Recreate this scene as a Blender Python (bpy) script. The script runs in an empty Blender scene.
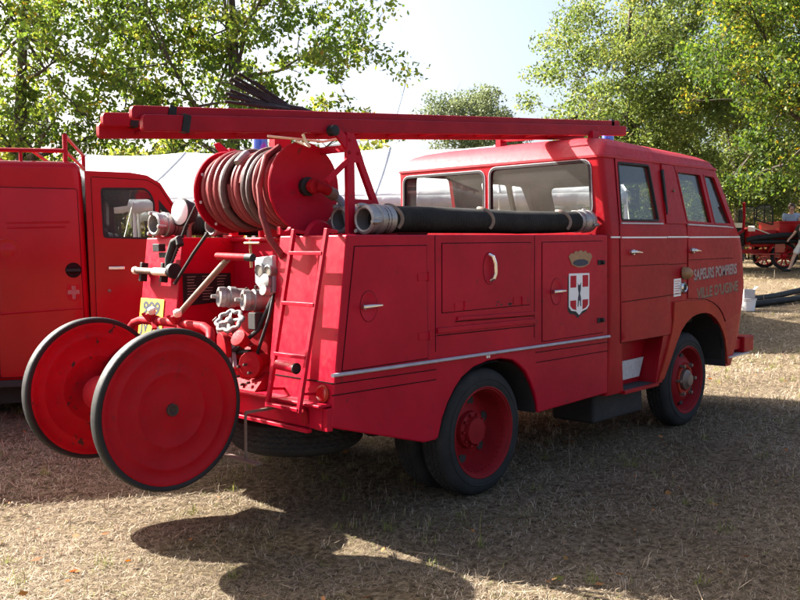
import bpy, bmesh, math, random
import numpy as np
from mathutils import Vector, Matrix
from mathutils.geometry import delaunay_2d_cdt

random.seed(7)
SC = bpy.context.scene
COL = SC.collection
R = math.radians

# ------------------------------------------------------------------ materials
def mat(name, build):
    m = bpy.data.materials.new(name); m.use_nodes = True
    nt = m.node_tree; nt.nodes.clear()
    out = nt.nodes.new('ShaderNodeOutputMaterial')
    build(nt, out); return m

def N(nt, t, **kw):
    n = nt.nodes.new(t)
    for k, v in kw.items():
        if k.startswith('i_'): n.inputs[k[2:].replace('_', ' ')].default_value = v
        else: setattr(n, k, v)
    return n

def ramp(nt, fac, stops):
    r = nt.nodes.new('ShaderNodeValToRGB')
    e = r.color_ramp.elements
    while len(e) < len(stops): e.new(0.5)
    for el, (p, c) in zip(e, stops):
        el.position = p; el.color = (*c, 1) if len(c) == 3 else c
    nt.links.new(fac, r.inputs[0]); return r

def paint(name, base, rough=.34, coat=.35, var=.18, dirt=.0, dirtcol=(.09, .06, .045), scale=3.0, metal=0, spec=.5, bump=.02, chips=0.0):
    def b(nt, out):
        L = nt.links.new
        tc = N(nt, 'ShaderNodeTexCoord')
        n1 = N(nt, 'ShaderNodeTexNoise', i_Scale=scale, i_Detail=6, i_Roughness=.6); L(tc.outputs['Object'], n1.inputs['Vector'])
        n2 = N(nt, 'ShaderNodeTexNoise', i_Scale=scale*14, i_Detail=4, i_Roughness=.65); L(tc.outputs['Object'], n2.inputs['Vector'])
        lo = tuple(c*(1-var) for c in base); hi = tuple(min(1, c*(1+var*.6)+.004) for c in base)
        r = ramp(nt, n1.outputs[0], [(.3, lo), (.7, hi)])
        col = r.outputs[0]
        if dirt > 0:
            r2 = ramp(nt, n2.outputs[0], [(.52, (0, 0, 0)), (.75, (1, 1, 1))])
            mu = N(nt, 'ShaderNodeMath', operation='MULTIPLY'); L(r2.outputs[0], mu.inputs[0]); mu.inputs[1].default_value = dirt
            mx = N(nt, 'ShaderNodeMix', data_type='RGBA'); L(mu.outputs[0], mx.inputs['Factor']); L(col, mx.inputs[6]); mx.inputs[7].default_value = (*dirtcol, 1)
            col = mx.outputs[2]
        if chips > 0:
            n3 = N(nt, 'ShaderNodeTexNoise', i_Scale=13, i_Detail=8, i_Roughness=.74); L(tc.outputs['Object'], n3.inputs['Vector'])
            r3 = ramp(nt, n3.outputs[0], [(.615, (0, 0, 0)), (.63, (1, 1, 1))])
            mu = N(nt, 'ShaderNodeMath', operation='MULTIPLY'); L(r3.outputs[0], mu.inputs[0]); mu.inputs[1].default_value = chips
            mx = N(nt, 'ShaderNodeMix', data_type='RGBA'); L(mu.outputs[0], mx.inputs['Factor']); L(col, mx.inputs[6]); mx.inputs[7].default_value = (.03, .022, .02, 1)
            col = mx.outputs[2]
        p = N(nt, 'ShaderNodeBsdfPrincipled', i_Metallic=metal)
        p.inputs['Specular IOR Level'].default_value = spec
        p.inputs['Coat Weight'].default_value = coat; p.inputs['Coat Roughness'].default_value = .12
        L(col, p.inputs['Base Color'])
        rr = ramp(nt, n2.outputs[0], [(.3, (rough*.8,)*3), (.75, (min(1, rough*1.35),)*3)])
        L(rr.outputs[0], p.inputs['Roughness'])
        if bump:
            nb = N(nt, 'ShaderNodeTexNoise', i_Scale=scale*1.3, i_Detail=3); L(tc.outputs['Object'], nb.inputs['Vector'])
            bp = N(nt, 'ShaderNodeBump', i_Strength=bump*10, i_Distance=.02); L(nb.outputs[0], bp.inputs['Height']); L(bp.outputs[0], p.inputs['Normal'])
            L(bp.outputs[0], p.inputs['Coat Normal'])
        L(p.outputs[0], out.inputs[0])
    return mat(name, b)

RED = paint('fire_red_paint', (.385, .0012, .0185), dirt=.12, scale=1.8, rough=.44, coat=.0, bump=.016, spec=.15, var=.24, chips=.5)
RED2 = paint('cab_red_paint', (.325, .0024, .0095), dirt=.16, scale=1.8, rough=.42, coat=.0, bump=.016, spec=.15, var=.24, chips=.35)
ROOFP = paint('faded_glare_roof_paint', (.42, .012, .024), dirt=.12, scale=2.5, rough=.55, coat=0, spec=.35)  # paler than the body red: fading plus sun glare put into the colour
RIMR = paint('dusty_red_rim', (.24, .006, .010), dirt=.55, dirtcol=(.06, .03, .025), scale=5, rough=.55, coat=0, spec=.15)
RUST = paint('dark_rust', (.05, .028, .02), rough=.8, coat=0, var=.4, scale=20)
REDF = paint('faded_orange_red_paint', (.36, .028, .012), dirt=.25, scale=4, rough=.55, coat=0, spec=.15)
REDV = paint('van_red_paint', (.33, .0008, .0075), dirt=.05, scale=1.1, rough=.2, coat=.22, bump=.018, spec=.12, var=.22)
REDD = paint('disc_red_paint', (.34, .0010, .008), dirt=.16, scale=2.4, rough=.45, coat=0, spec=.14, var=.25, chips=.4)
REDC = paint('chipped_red_paint', (.34, .0010, .008), dirt=.2, scale=3, rough=.48, coat=0, spec=.14, var=.25, chips=.95)
REDL = paint('ladder_red_paint', (.29, .0010, .012), dirt=.22, scale=5, rough=.5, coat=.0, bump=.02, spec=.15)
REDP = paint('pump_red_paint', (.30, .003, .010), dirt=.5, scale=7, rough=.6, coat=.0, spec=.08)
REDM = paint('old_machine_red_paint', (.40, .002, .006), dirt=.1, scale=3, spec=.2, coat=.05)
RUBR = paint('tyre_rubber', (.024, .0235, .0235), rough=.85, coat=0, var=.3, dirt=.3, dirtcol=(.06, .05, .04), scale=6, spec=.2)
BLK = paint('black_rubber', (.011, .011, .0115), rough=.6, coat=0, var=.4, dirt=.3, dirtcol=(.05, .045, .04), spec=.3, bump=.03)
SEAM = paint('dark_seam', (.018, .003, .004), rough=.8, coat=0, var=.1, spec=.1)
UND   = paint('dark_underbody', (.02, .018, .017), rough=.8, coat=0, dirt=.3)
ALU = paint('cast_aluminium', (.31, .30, .29), rough=.42, coat=0, metal=.6, dirt=.65, dirtcol=(.07, .06, .055), scale=9)
CHR   = paint('bright_metal', (.72, .72, .72), rough=.2, coat=0, metal=.95, dirt=.15, scale=9)
STRIP = paint('aluminium_strip', (.42, .41, .45), rough=.45, coat=0, metal=.2, dirt=.2, scale=9)
STEEL = paint('rusty_steel', (.20, .15, .12), rough=.55, coat=0, metal=.5, dirt=.6, dirtcol=(.15, .06, .03), scale=12)
GREYP = paint('grey_gauge_panel', (.34, .38, .42), rough=.45, coat=0, dirt=.2)
HOSE1 = paint('faded_pink_rubber_hose', (.19, .036, .038), rough=.5, coat=0, var=.35, dirt=.25, dirtcol=(.24, .09, .085), scale=6, spec=.12)
HOSE2 = paint('dark_brown_hose', (.06, .028, .026), rough=.6, coat=0, var=.3)
PIPEB = paint('blue_grey_pipe', (.20, .25, .31), rough=.45, coat=0, metal=.2)
WHT   = paint('white_paint', (.78, .77, .76), rough=.5, coat=0, var=.06)
CRM   = paint('cream_paint', (.72, .66, .5), rough=.5, coat=0, var=.06)
GREYW = paint('worn_grey_plate', (.5, .48, .47), rough=.55, coat=0, dirt=.4)
YEL   = paint('yellow_plate', (.80, .58, .04), rough=.5, coat=0, var=.05)
DGRY  = paint('dark_grey_ink', (.18, .16, .13), rough=.6, coat=0)
BRZ   = paint('bronze_paint', (.30, .17, .08), rough=.5, coat=0, metal=.2, dirt=.4)
GOLD  = paint('worn_lettering', (.20, .12, .075), rough=.6, coat=0, var=.5, scale=30, dirt=.85, dirtcol=(.40, .05, .035))
SILV = paint('worn_silver_lettering', (.33, .24, .23), rough=.6, coat=0, var=.5, scale=30, dirt=.95, dirtcol=(.22, .015, .015))
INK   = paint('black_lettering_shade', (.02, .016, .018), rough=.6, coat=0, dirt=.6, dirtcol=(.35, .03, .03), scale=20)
SEAT  = paint('dark_seat_vinyl', (.035, .033, .035), rough=.5, coat=0)
INNER = paint('dark_cab_lining', (.045, .042, .042), rough=.8, coat=0, spec=.2)
TRIMG = paint('grey_interior', (.25, .25, .25), rough=.7, coat=0)
REFL = paint('red_reflector', (.36, .004, .007), rough=.15, coat=.6, var=.05)
WOOD  = paint('dark_wood', (.012, .008, .008), rough=.8, coat=0, var=.4)
SKIN  = paint('skin', (.55, .33, .24), rough=.6, coat=0, var=.06)

def _glass(nt, out):
    L = nt.links.new
    tr = N(nt, 'ShaderNodeBsdfTransparent'); tr.inputs[0].default_value = (.86, .88, .88, 1)
    gl = N(nt, 'ShaderNodeBsdfGlossy', i_Roughness=.02)
    df = N(nt, 'ShaderNodeBsdfDiffuse'); df.inputs[0].default_value = (.6, .58, .55, 1)
    lw = N(nt, 'ShaderNodeLayerWeight', i_Blend=.5); pw = N(nt, 'ShaderNodeMath', operation='POWER'); L(lw.outputs['Facing'], pw.inputs[0]); pw.inputs[1].default_value = 4; fr = N(nt, 'ShaderNodeMath', operation='MULTIPLY_ADD'); L(pw.outputs[0], fr.inputs[0]); fr.inputs[1].default_value = .5; fr.inputs[2].default_value = .035
    m0 = N(nt, 'ShaderNodeMixShader'); m0.inputs[0].default_value = .10
    tc = N(nt, 'ShaderNodeTexCoord'); nz = N(nt, 'ShaderNodeTexNoise', i_Scale=3, i_Detail=5); L(tc.outputs['Object'], nz.inputs['Vector'])
    r = ramp(nt, nz.outputs[0], [(.35, (.008,)*3), (.75, (.04,)*3)]); L(r.outputs[0], m0.inputs[0])
    L(tr.outputs[0], m0.inputs[1]); L(df.outputs[0], m0.inputs[2])
    m1 = N(nt, 'ShaderNodeMixShader'); L(fr.outputs[0], m1.inputs[0]); L(m0.outputs[0], m1.inputs[1]); L(gl.outputs[0], m1.inputs[2])
    L(m1.outputs[0], out.inputs[0])
GLASS = mat('dusty_window_glass', _glass)
def _blue(nt, out):
    p = N(nt, 'ShaderNodeBsdfPrincipled', i_Roughness=.12); p.inputs['Base Color'].default_value = (.03, .09, .55, 1)
    p.inputs['Transmission Weight'].default_value = .35; p.inputs['Coat Weight'].default_value = 1
    nt.links.new(p.outputs[0], out.inputs[0])
BLUE = mat('blue_beacon_lens', _blue)

# ------------------------------------------------------------------ mesh helpers
class MB:
    def __init__(s): s.v = []; s.f = []
    def add(s, vs, fs):
        o = len(s.v); s.v += [tuple(map(float, v)) for v in vs]; s.f += [tuple(i+o for i in f) for f in fs]; return s
    def box(s, x0, x1, y0, y1, z0, z1):
        v = [(x, y, z) for z in (z0, z1) for y in (y0, y1) for x in (x0, x1)]
        return s.add(v, [(0, 2, 3, 1), (4, 5, 7, 6), (0, 1, 5, 4), (2, 6, 7, 3), (0, 4, 6, 2), (1, 3, 7, 5)])
    def prism(s, poly, axis, a0, a1):
        def P(p, a):
            return {'x': (a, p[0], p[1]), 'y': (p[0], a, p[1]), 'z': (p[0], p[1], a)}[axis]
        n = len(poly)
        return s.add([P(p, a0) for p in poly]+[P(p, a1) for p in poly],
                     [tuple(range(n-1, -1, -1)), tuple(range(n, 2*n))]+[(i, (i+1) % n, n+(i+1) % n, n+i) for i in range(n)])
    def tube(s, pts, r, n=10, closed=False, cap=True, flat=1.0):
        pts = [Vector(p) for p in pts]; m = len(pts)
        rs = r if isinstance(r, (list, tuple)) else [r]*m
        t0 = (pts[1]-pts[0]).normalized()
        u = t0.orthogonal().normalized()
        if abs(t0.z) < .95: u = (Vector((0, 0, 1))-t0*t0.z).normalized()
        vs = []; pt = t0
        for i, p in enumerate(pts):
            if closed: t = (pts[(i+1) % m]-pts[i-1])
            else: t = (pts[min(i+1, m-1)]-pts[max(i-1, 0)])
            t = t.normalized() if t.length > 1e-9 else pt
            q = pt.rotation_difference(t); u = (q @ u); u = (u-t*u.dot(t)).normalized(); w = t.cross(u); pt = t
            for k in range(n):
                a = 2*math.pi*k/n
                vs.append(p+u*math.cos(a)*rs[i]*flat+w*math.sin(a)*rs[i])
        fs = []
        for i in range(m if closed else m-1):
            j = (i+1) % m
            for k in range(n): fs.append((i*n+k, i*n+(k+1) % n, j*n+(k+1) % n, j*n+k))
        if cap and not closed: fs += [tuple(range(n-1, -1, -1)), tuple(range((m-1)*n, m*n))]
        return s.add(vs, fs)
    def bar(s, a, b, w, h, up=(0, 0, 1)):
        a, b = Vector(a), Vector(b); t = (b-a).normalized(); up = Vector(up)
        if abs(t.dot(up)) > .97: up = Vector((1, 0, 0))
        x = t.cross(up).normalized()*w/2; y = x.cross(t).normalized()*h/2
        v = [p+sx*x+sy*y for p in (a, b) for sx, sy in ((-1, -1), (1, -1), (1, 1), (-1, 1))]
        return s.add(v, [(0, 1, 2, 3), (7, 6, 5, 4), (0, 4, 5, 1), (1, 5, 6, 2), (2, 6, 7, 3), (3, 7, 4, 0)])
    def lathe(s, prof, c, axis, n=32, close=True):
        """prof: (radius, t along axis)"""
        a = Vector(axis).normalized(); u = a.orthogonal().normalized(); w = a.cross(u); c = Vector(c)
        vs = []; m = len(prof)
        for r, t in prof:
            for k in range(n):
                an = 2*math.pi*k/n; vs.append(c+a*t+(u*math.cos(an)+w*math.sin(an))*max(r, 1e-4))
        fs = []
        for i in range(m-1):
            for k in range(n): fs.append((i*n+k, i*n+(k+1) % n, (i+1)*n+(k+1) % n, (i+1)*n+k))
        if close: fs += [tuple(range(n-1, -1, -1)), tuple(range((m-1)*n, m*n))]
        return s.add(vs, fs)
    def groups(s):
        # pieces whose boxes touch belong together
        n = len(s.v); par = list(range(n))
        def find(i):
            while par[i] != i: par[i] = par[par[i]]; i = par[i]
            return i
        for f in s.f:
            for j in f[1:]: par[find(j)] = find(f[0])
        isl = {}
        for i in range(n): isl.setdefault(find(i), []).append(i)
        bx = []
        for k, vi in isl.items():
            q = np.array([s.v[i] for i in vi]); bx.append([q.min(0)-.003, q.max(0)+.003, set(vi)])
        ch = True
        while ch:
            ch = False
            for i in range(len(bx)):
                for j in range(i+1, len(bx)):
                    if (bx[i][0] <= bx[j][1]).all() and (bx[j][0] <= bx[i][1]).all():
                        bx[i] = [np.minimum(bx[i][0], bx[j][0]), np.maximum(bx[i][1], bx[j][1]), bx[i][2] | bx[j][2]]; del bx[j]; ch = True; break
                if ch: break
        out = []
        for _, _, vi in bx:
            m = {v: k for k, v in enumerate(sorted(vi))}; q = MB(); q.v = [s.v[v] for v in sorted(vi)]; q.f = [tuple(m[i] for i in f) for f in s.f if f[0] in vi]; out.append(q)
        return out
    def each(s, name, m, parent=None, **k):
        return [q.build(name, m, parent, **k) for q in s.groups()]
    def build(s, name, m, parent=None, bevel=0, smooth=35, seg=2, fix=True):
        me = bpy.data.meshes.new(name); me.from_pydata(s.v, [], s.f)
        if fix:
            bm = bmesh.new(); bm.from_mesh(me); bmesh.ops.recalc_face_normals(bm, faces=bm.faces); bm.to_mesh(me); bm.free()
        return finish(me, name, m, parent, bevel, smooth, seg)

def finish(me, name, m, parent=None, bevel=0, smooth=35, seg=2):
    if m: me.materials.append(m)
    if smooth:
        me.polygons.foreach_set('use_smooth', [True]*len(me.polygons)); me.set_sharp_from_angle(angle=R(smooth))
    o = bpy.data.objects.new(name, me); COL.objects.link(o)
    if bevel:
        b = o.modifiers.new('bevel', 'BEVEL'); b.width = bevel; b.segments = seg; b.limit_method = 'ANGLE'; b.angle_limit = R(40); b.harden_normals = True
    if parent: attach(o, parent)
    return o

def attach(o, parent):
    o.parent = parent
    o.matrix_parent_inverse = wm(parent).inverted()
def wm(o):
    m = o.matrix_basis.copy()
    return (wm(o.parent) @ o.matrix_parent_inverse @ m) if o.parent else m

def thing(name, label, cat, loc=(0, 0, 0), group=None, rz=0):
    o = bpy.data.objects.new(name, None); COL.objects.link(o); o.location = loc; o.rotation_euler = (0, 0, rz); o.empty_display_size = .2
    o['label'] = label; o['category'] = cat
    if group: o['group'] = group
    return o
def tag(o, label, cat, group=None):
    o['label'] = label; o['category'] = cat
    if group: o['group'] = group
    return o
def holder(name, parent, loc=(0, 0, 0)):
    o = bpy.data.objects.new(name, None); COL.objects.link(o); o.location = loc; o.empty_display_size = .1
    attach(o, parent); return o
def struct(o, kind='structure'): o['kind'] = kind; return o

def inside(p, poly):
    x, y = p; c = False; n = len(poly)
    for i in range(n):
        x1, y1 = poly[i]; x2, y2 = poly[(i+1) % n]
        if (y1 > y) != (y2 > y) and x < (x2-x1)*(y-y1)/(y2-y1)+x1: c = not c
    return c

def rpoly(pts, r, seg=4):
    """polygon with rounded corners; r number or list"""
    out = []; n = len(pts)
    for i in range(n):
        p = Vector(pts[i]); a = Vector(pts[i-1])-p; b = Vector(pts[(i+1) % n])-p
        rr = r[i] if isinstance(r, (list, tuple)) else r
        if rr <= 0: out.append(tuple(p)); continue
        d = min(rr, a.length*.45, b.length*.45); a.normalize(); b.normalize()
        for k in range(seg+1):
            t = k/seg; q = (p+a*d)*(1-t)**2+p*2*t*(1-t)+(p+b*d)*t*t; out.append(tuple(q))
    return out

def off(poly, d):
    """grow a polygon outward by d (simple mitre)"""
    n = len(poly); ar = sum(poly[i][0]*poly[(i+1) % n][1]-poly[(i+1) % n][0]*poly[i][1] for i in range(n)); sg = 1 if ar > 0 else -1
    out = []
    for i in range(n):
        p = Vector(poly[i]); a = (p-Vector(poly[i-1])); b = (Vector(poly[(i+1) % n])-p)
        if a.length < 1e-7: a = b
        if b.length < 1e-7: b = a
        a.normalize(); b.normalize(); na = Vector((a.y, -a.x))*sg; nb = Vector((b.y, -b.x))*sg
        m = (na+nb)
        if m.length < .2: m = na*1.0
        m.normalize(); k = d/max(.4, m.dot(na)); out.append(tuple(p+m*k))
    return out

def panel(outer, holes, fn, t0, t1, grid=None):
    """sheet cut to 2D outline with holes; fn(u,v,t)->3D, between offsets t0 (back) and t1 (front)"""
    vs = []; es = []
    for lp in [outer]+list(holes):
        o = len(vs); vs += [Vector(p) for p in lp]; es += [(o+i, o+(i+1) % len(lp)) for i in range(len(lp))]
    nb = len(vs)
    if grid:
        xs = [p[0] for p in outer]; ys = [p[1] for p in outer]
        for gx in np.arange(min(xs)+grid/2, max(xs), grid):
            for gy in np.arange(min(ys)+grid/2, max(ys), grid):
                q = (gx, gy)
                if inside(q, outer) and not any(inside(q, h) for h in holes): vs.append(Vector(q))
    V, E_, F, _, _, _ = delaunay_2d_cdt(vs, es, [], 0, 1e-6)
    fs = []
    for f in F:
        c = sum((V[i] for i in f), Vector((0, 0)))/len(f)
        if inside(c, outer) and not any(inside(c, h) for h in holes): fs.append(tuple(f))
    n = len(V); mb = MB()
    cnt = {}
    for f in fs:
        for i in range(len(f)):
            a, b = f[i], f[(i+1) % len(f)]; k = (min(a, b), max(a, b)); cnt.setdefault(k, []).append((a, b))
    sides = [(e[0][1], e[0][0], e[0][0]+n, e[0][1]+n) for e in cnt.values() if len(e) == 1]
    return mb.add([fn(p.x, p.y, t1) for p in V]+[fn(p.x, p.y, t0) for p in V], fs+[tuple(i+n for i in reversed(f)) for f in fs]+sides)

def boolean(o, cutters, op='DIFFERENCE'):
    for c in cutters:
        m = o.modifiers.new('b', 'BOOLEAN'); m.operation = op; m.solver = 'EXACT'; m.object = c
    dg = bpy.context.evaluated_depsgraph_get(); dg.update()
    me = bpy.data.meshes.new_from_object(o.evaluated_get(dg)); old = o.data
    o.modifiers.clear(); o.data = me
    for c in cutters:
        bpy.data.objects.remove(c, do_unlink=True)
    return o

def two_tone(o, m_out, m_in, c):
    me = o.data; me.materials.clear(); me.materials.append(m_out); me.materials.append(m_in); c = Vector(c)
    for f in me.polygons:
        d = c-f.center; f.material_index = 1 if d.dot(f.normal) > 0 and d.length > .2 else 0
def bake_mods(o):
    dg = bpy.context.evaluated_depsgraph_get(); dg.update()
    me = bpy.data.meshes.new_from_object(o.evaluated_get(dg)); o.modifiers.clear(); o.data = me

def text(s, size, m, parent, name, M, ext=.0008, sx=1.0, font=None, bold=0.0, space=1.0):
    cu = bpy.data.curves.new(name, 'FONT'); cu.body = s; cu.size = size; cu.extrude = ext; cu.align_x = 'CENTER'; cu.align_y = 'CENTER'; cu.offset = bold; cu.space_character = space
    o = bpy.data.objects.new(name, cu); COL.objects.link(o)
    dg = bpy.context.evaluated_depsgraph_get(); dg.update()
    me = bpy.data.meshes.new_from_object(o.evaluated_get(dg)); bpy.data.objects.remove(o)
    me.transform(M @ Matrix.Diagonal((sx, 1, 1, 1))); me.materials.clear(); me.materials.append(m)
    q = bpy.data.objects.new(name, me); COL.objects.link(q); attach(q, parent); return q

def frame_m(origin, ux, uy):
    ux = Vector(ux).normalized(); uy = Vector(uy); uy = (uy-ux*uy.dot(ux)).normalized(); uz = ux.cross(uy)
    M = Matrix.Identity(4)
    for i in range(3): M[i][0] = ux[i]; M[i][1] = uy[i]; M[i][2] = uz[i]; M[i][3] = origin[i]
    return M

def circle(cx, cy, rx, ry, n=24): return [(cx+rx*math.cos(2*math.pi*k/n), cy+ry*math.sin(2*math.pi*k/n)) for k in range(n)]

# ------------------------------------------------------------------ camera, light, world
TH, PT, RO, FPX = R(44.04), R(-3.78), R(-.46), 878.76
fw = Vector((math.cos(TH)*math.cos(PT), math.sin(TH)*math.cos(PT), math.sin(PT)))
rt = Vector((math.sin(TH), -math.cos(TH), 0)); up = rt.cross(fw)
rt2 = rt*math.cos(RO)+up*math.sin(RO); up2 = rt2.cross(fw)
cam = bpy.data.cameras.new('camera'); cam.sensor_width = 36; cam.lens = FPX/800*36; cam.clip_end = 2000
co = bpy.data.objects.new('camera', cam); COL.objects.link(co)
M = Matrix.Identity(4)
for i in range(3): M[i][0] = rt2[i]; M[i][1] = up2[i]; M[i][2] = -fw[i]; M[i][3] = (0, 0, 1.6)[i]
co.matrix_world = M; SC.camera = co
FWD = Vector((math.cos(TH), math.sin(TH), 0)); RGT = rt.copy()
def VW(d, px, z=0.0):
    """ground point at depth d metres under picture column px (800 wide)"""
    p = FWD*d+RGT*((px-400)/FPX*d); return Vector((p.x, p.y, z))

SUN = Vector((-.42, 1.3, 1.0)).normalized()
sl = bpy.data.lights.new('sun', 'SUN'); sl.energy = 5.0; sl.angle = R(.53); sl.color = (1, .95, .87)
so = bpy.data.objects.new('sun', sl); COL.objects.link(so); so.rotation_euler = SUN.to_track_quat('Z', 'Y').to_euler()
W = bpy.data.worlds.new('World'); SC.world = W; W.use_nodes = True
nt = W.node_tree; nt.nodes.clear()
sky = nt.nodes.new('ShaderNodeTexSky'); sky.sky_type = 'NISHITA'; sky.sun_disc = False
sky.sun_elevation = math.asin(SUN.z); sky.sun_rotation = math.atan2(SUN.x, SUN.y); sky.dust_density = 5.5; sky.air_density = .8; sky.ozone_density = .6
bg = nt.nodes.new('ShaderNodeBackground'); bg.inputs[1].default_value = .067
wo = nt.nodes.new('ShaderNodeOutputWorld'); nt.links.new(sky.outputs[0], bg.inputs[0]); nt.links.new(bg.outputs[0], wo.inputs[0])
SC.view_settings.view_transform = 'Standard'; SC.view_settings.look = 'None'; SC.view_settings.gamma = 1
SC.view_settings.use_curve_mapping = False; SC.view_settings.exposure = 2.46
SC.render.engine = 'CYCLES'; SC.cycles.max_bounces = 8; SC.cycles.transparent_max_bounces = 16
SC.cycles.use_denoising = True

# ------------------------------------------------------------------ ground
def gh(x, y):
    d = x*FWD.x+y*FWD.y
    def sm(t): t = np.clip(t, 0, 1); return t*t*(3-2*t)
    base = .75*sm((d-11)/22)
    bumps = .026*np.sin(x*2.1+.7*np.sin(y*1.3))*np.sin(y*1.7+.5)+.016*np.sin(x*4.7+1)*np.sin(y*5.3)
    lat = -(x*RGT.x+y*RGT.y)
    left = .15*sm((lat-1.0)/2.6)*sm((d-4.6)/1.8)
    return base+left+bumps*sm((d-3)/3)*0.6
# ================================================================== FIRE ENGINE
ENG = thing('fire_engine', 'old red double cab fire engine with an open pump bay and hose drum', 'fire engine', (4.9, 4.42, 0))
YR = 3.39
def rearx(z): return 2.985+(z-.64)*.125

# --- wheels
def tread_profile(w=.20, R0=.405):
    return [(.270, -.010), (.290, .0), (.325, .003), (.362, -.006), (.390, -.024), (R0, -.045)]+[(R0, -.045-(w-.09)*k/26) for k in range(1, 26)]+[(R0, -(w-.045)), (.390, -(w-.024)), (.362, -(w-.006)), (.325, -w), (.290, -w), (.270, -(w-.010))]
def tyre_mesh():
    prof = tread_profile(); n = 176; mb = MB(); vs = []; m = len(prof)
    for i, (r, t) in enumerate(prof):
        for k in range(n):
            a = 2*math.pi*k/n; rr = r
            if 5 <= i <= m-6:
                tri = abs((k % 4)-2)/2
                q = ((t/.20)*6+.55*tri) % 1.0
                if abs(q-.5) < .17: rr -= .010
                if (i < 9 or i > m-10) and k % 4 == 0: rr -= .008
            elif i in (3, m-4): rr += .002*((k//2) % 2)
            vs.append((rr*math.cos(a), -t, rr*math.sin(a)))
    fs = []
    for i in range(m-1):
        for k in range(n): fs.append((i*n+k, i*n+(k+1) % n, (i+1)*n+(k+1) % n, (i+1)*n+k))
    for k in range(n): fs.append(((m-1)*n+k, (m-1)*n+(k+1) % n, (k+1) % n, k))
    mb.add(vs, fs)
    # sidewall rings
    mb.lathe([(.330, .002), (.334, .0055), (.338, .0015)], (0, 0, 0), (0, -1, 0), 64, close=False)
    return mb
T0 = tyre_mesh().build('tyre', RUBR, smooth=40); TYRE = T0.data; bpy.data.objects.remove(T0)
def rim_mb(rear):
    mb = MB()
    if rear:
        mb.lathe([(.302, -.19), (.29, -.17), (.288, -.03), (.300, -.012), (.312, .004), (.318, .002), (.312, -.006), (.298, -.006), (.285, -.03), (.276, -.07), (.268, -.135), (.25, -.165), (.20, -.155), (.15, -.135), (.135, -.130), (.125, -.10), (.10, -.09), (.09, -.06), (.02, -.055)], (0, 0, 0), (0, -1, 0), 48)
        for k in range(10):
            a = 2*math.pi*k/10; mb.lathe([(.010, -.095), (.010, -.076), (.005, -.074)], (.112*math.cos(a), 0, .112*math.sin(a)), (0, -1, 0), 8)
        for k in range(44):
            a = 2*math.pi*k/44; mb.lathe([(.0045, -.05), (.0045, -.042), (.002, -.040)], (.277*math.cos(a), 0, .277*math.sin(a)), (0, -1, 0), 6)
    else:
        mb.lathe([(.302, -.19), (.29, -.17), (.288, -.03), (.300, -.012), (.312, .004), (.318, .002), (.312, -.006), (.298, -.006), (.285, -.035), (.272, -.07), (.262, -.095), (.245, -.085), (.20, -.045), (.165, -.03), (.15, -.034), (.06, -.036), (.02, -.036)], (0, 0, 0), (0, -1, 0), 48)
    mb.v = [(x*.915, y, z*.915) for x, y, z in mb.v]
    return mb
def wheel(cx, cy, cz, rear, side=1, label=None):
    """cy: outer face plane; side=1 right (outward -Y), -1 left"""
    w = holder('wheel', ENG, (cx, cy, cz))
    if side < 0: w.rotation_euler = (0, 0, math.pi)
    def put(o):
        o.parent = w; return o
    t = bpy.data.objects.new('tyre', TYRE); COL.objects.link(t); put(t)
    put(rim_mb(rear).build('rim', RIMR, smooth=40))
    if rear:
        t2 = bpy.data.objects.new('tyre', TYRE); COL.objects.link(t2); put(t2); t2.location = (0, .235, 0)
        h = MB()
        for k in range(6):
            a = 2*math.pi*(k+.3)/6; h.lathe([(.036, -.17), (.034, -.1475)], (.183*math.cos(a), 0, .183*math.sin(a)), (0, -1, 0), 14)
        [put(o_) for o_ in h.each('hand_hole_shade', UND)]  # dark caps stand for the shade inside the rear hand holes
    else:
        h = MB()
        for k in range(6):
            a = 2*math.pi*(k+.5)/6; h.lathe([(.028, -.08), (.026, -.052)], (.197*math.cos(a), 0, .197*math.sin(a)), (0, -1, 0), 14)
        [put(o_) for o_ in h.each('hand_hole_shade', UND)]  # front hand holes: their inner shade as dark caps
        h = MB().lathe([(.13, -.04), (.13, -.018), (.112, -.014), (.104, -.018), (.10, -.036)], (0, 0, 0), (0, -1, 0), 28)
        for k in range(6):
            a = 2*math.pi*k/6; h.bar((.10*math.cos(a), .03, .10*math.sin(a)), (.14*math.cos(a), .018, .14*math.sin(a)), .03, .012, (0, 1, 0))
        put(h.build('wheel_nut_ring', REDF))
        h = MB()
        for k in range(6):
            a = 2*math.pi*k/6; h.lathe([(.016, -.03), (.015, .014), (.006, .018)], (.135*math.cos(a), 0, .135*math.sin(a)), (0, -1, 0), 6)
        h.lathe([(.085, -.04), (.085, .0), (.06, .014), (.05, .03), (.02, .034)], (0, 0, 0), (0, -1, 0), 24)
        put(h.build('hub', STEEL))
    return w
wheel(4.285, 3.415, .402, True); wheel(7.085, 3.43, .402, False)
wheel(4.285, 5.40, .402, True, -1); wheel(7.085, 5.44, .402, False, -1)
ax = MB().tube([(4.285, 3.7, .40), (4.285, 5.1, .40)], .07).tube([(7.085, 3.6, .40), (7.085, 5.2, .40)], .05).lathe([(.05, -.16), (.15, -.08), (.17, 0), (.15, .08), (.05, .16)], (4.285, 4.4, .40), (0, 1, 0), 20)
ax.box(3.2, 7.9, 3.95, 4.03, .46, .58).box(3.2, 7.9, 4.80, 4.88, .46, .58).box(4.0, 4.6, 4.03, 4.8, .48, .56).box(3.3, 5.6, 4.04, 4.79, .57, .60)
ax.box(5.0, 5.72, 4.1, 4.6, .34, .55)
ax.build('chassis', UND, ENG, .006)
tank = MB().box(5.80, 6.56, 3.56, 3.95, .19, .42).build('fuel_tank', UND, ENG, .03)
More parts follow.
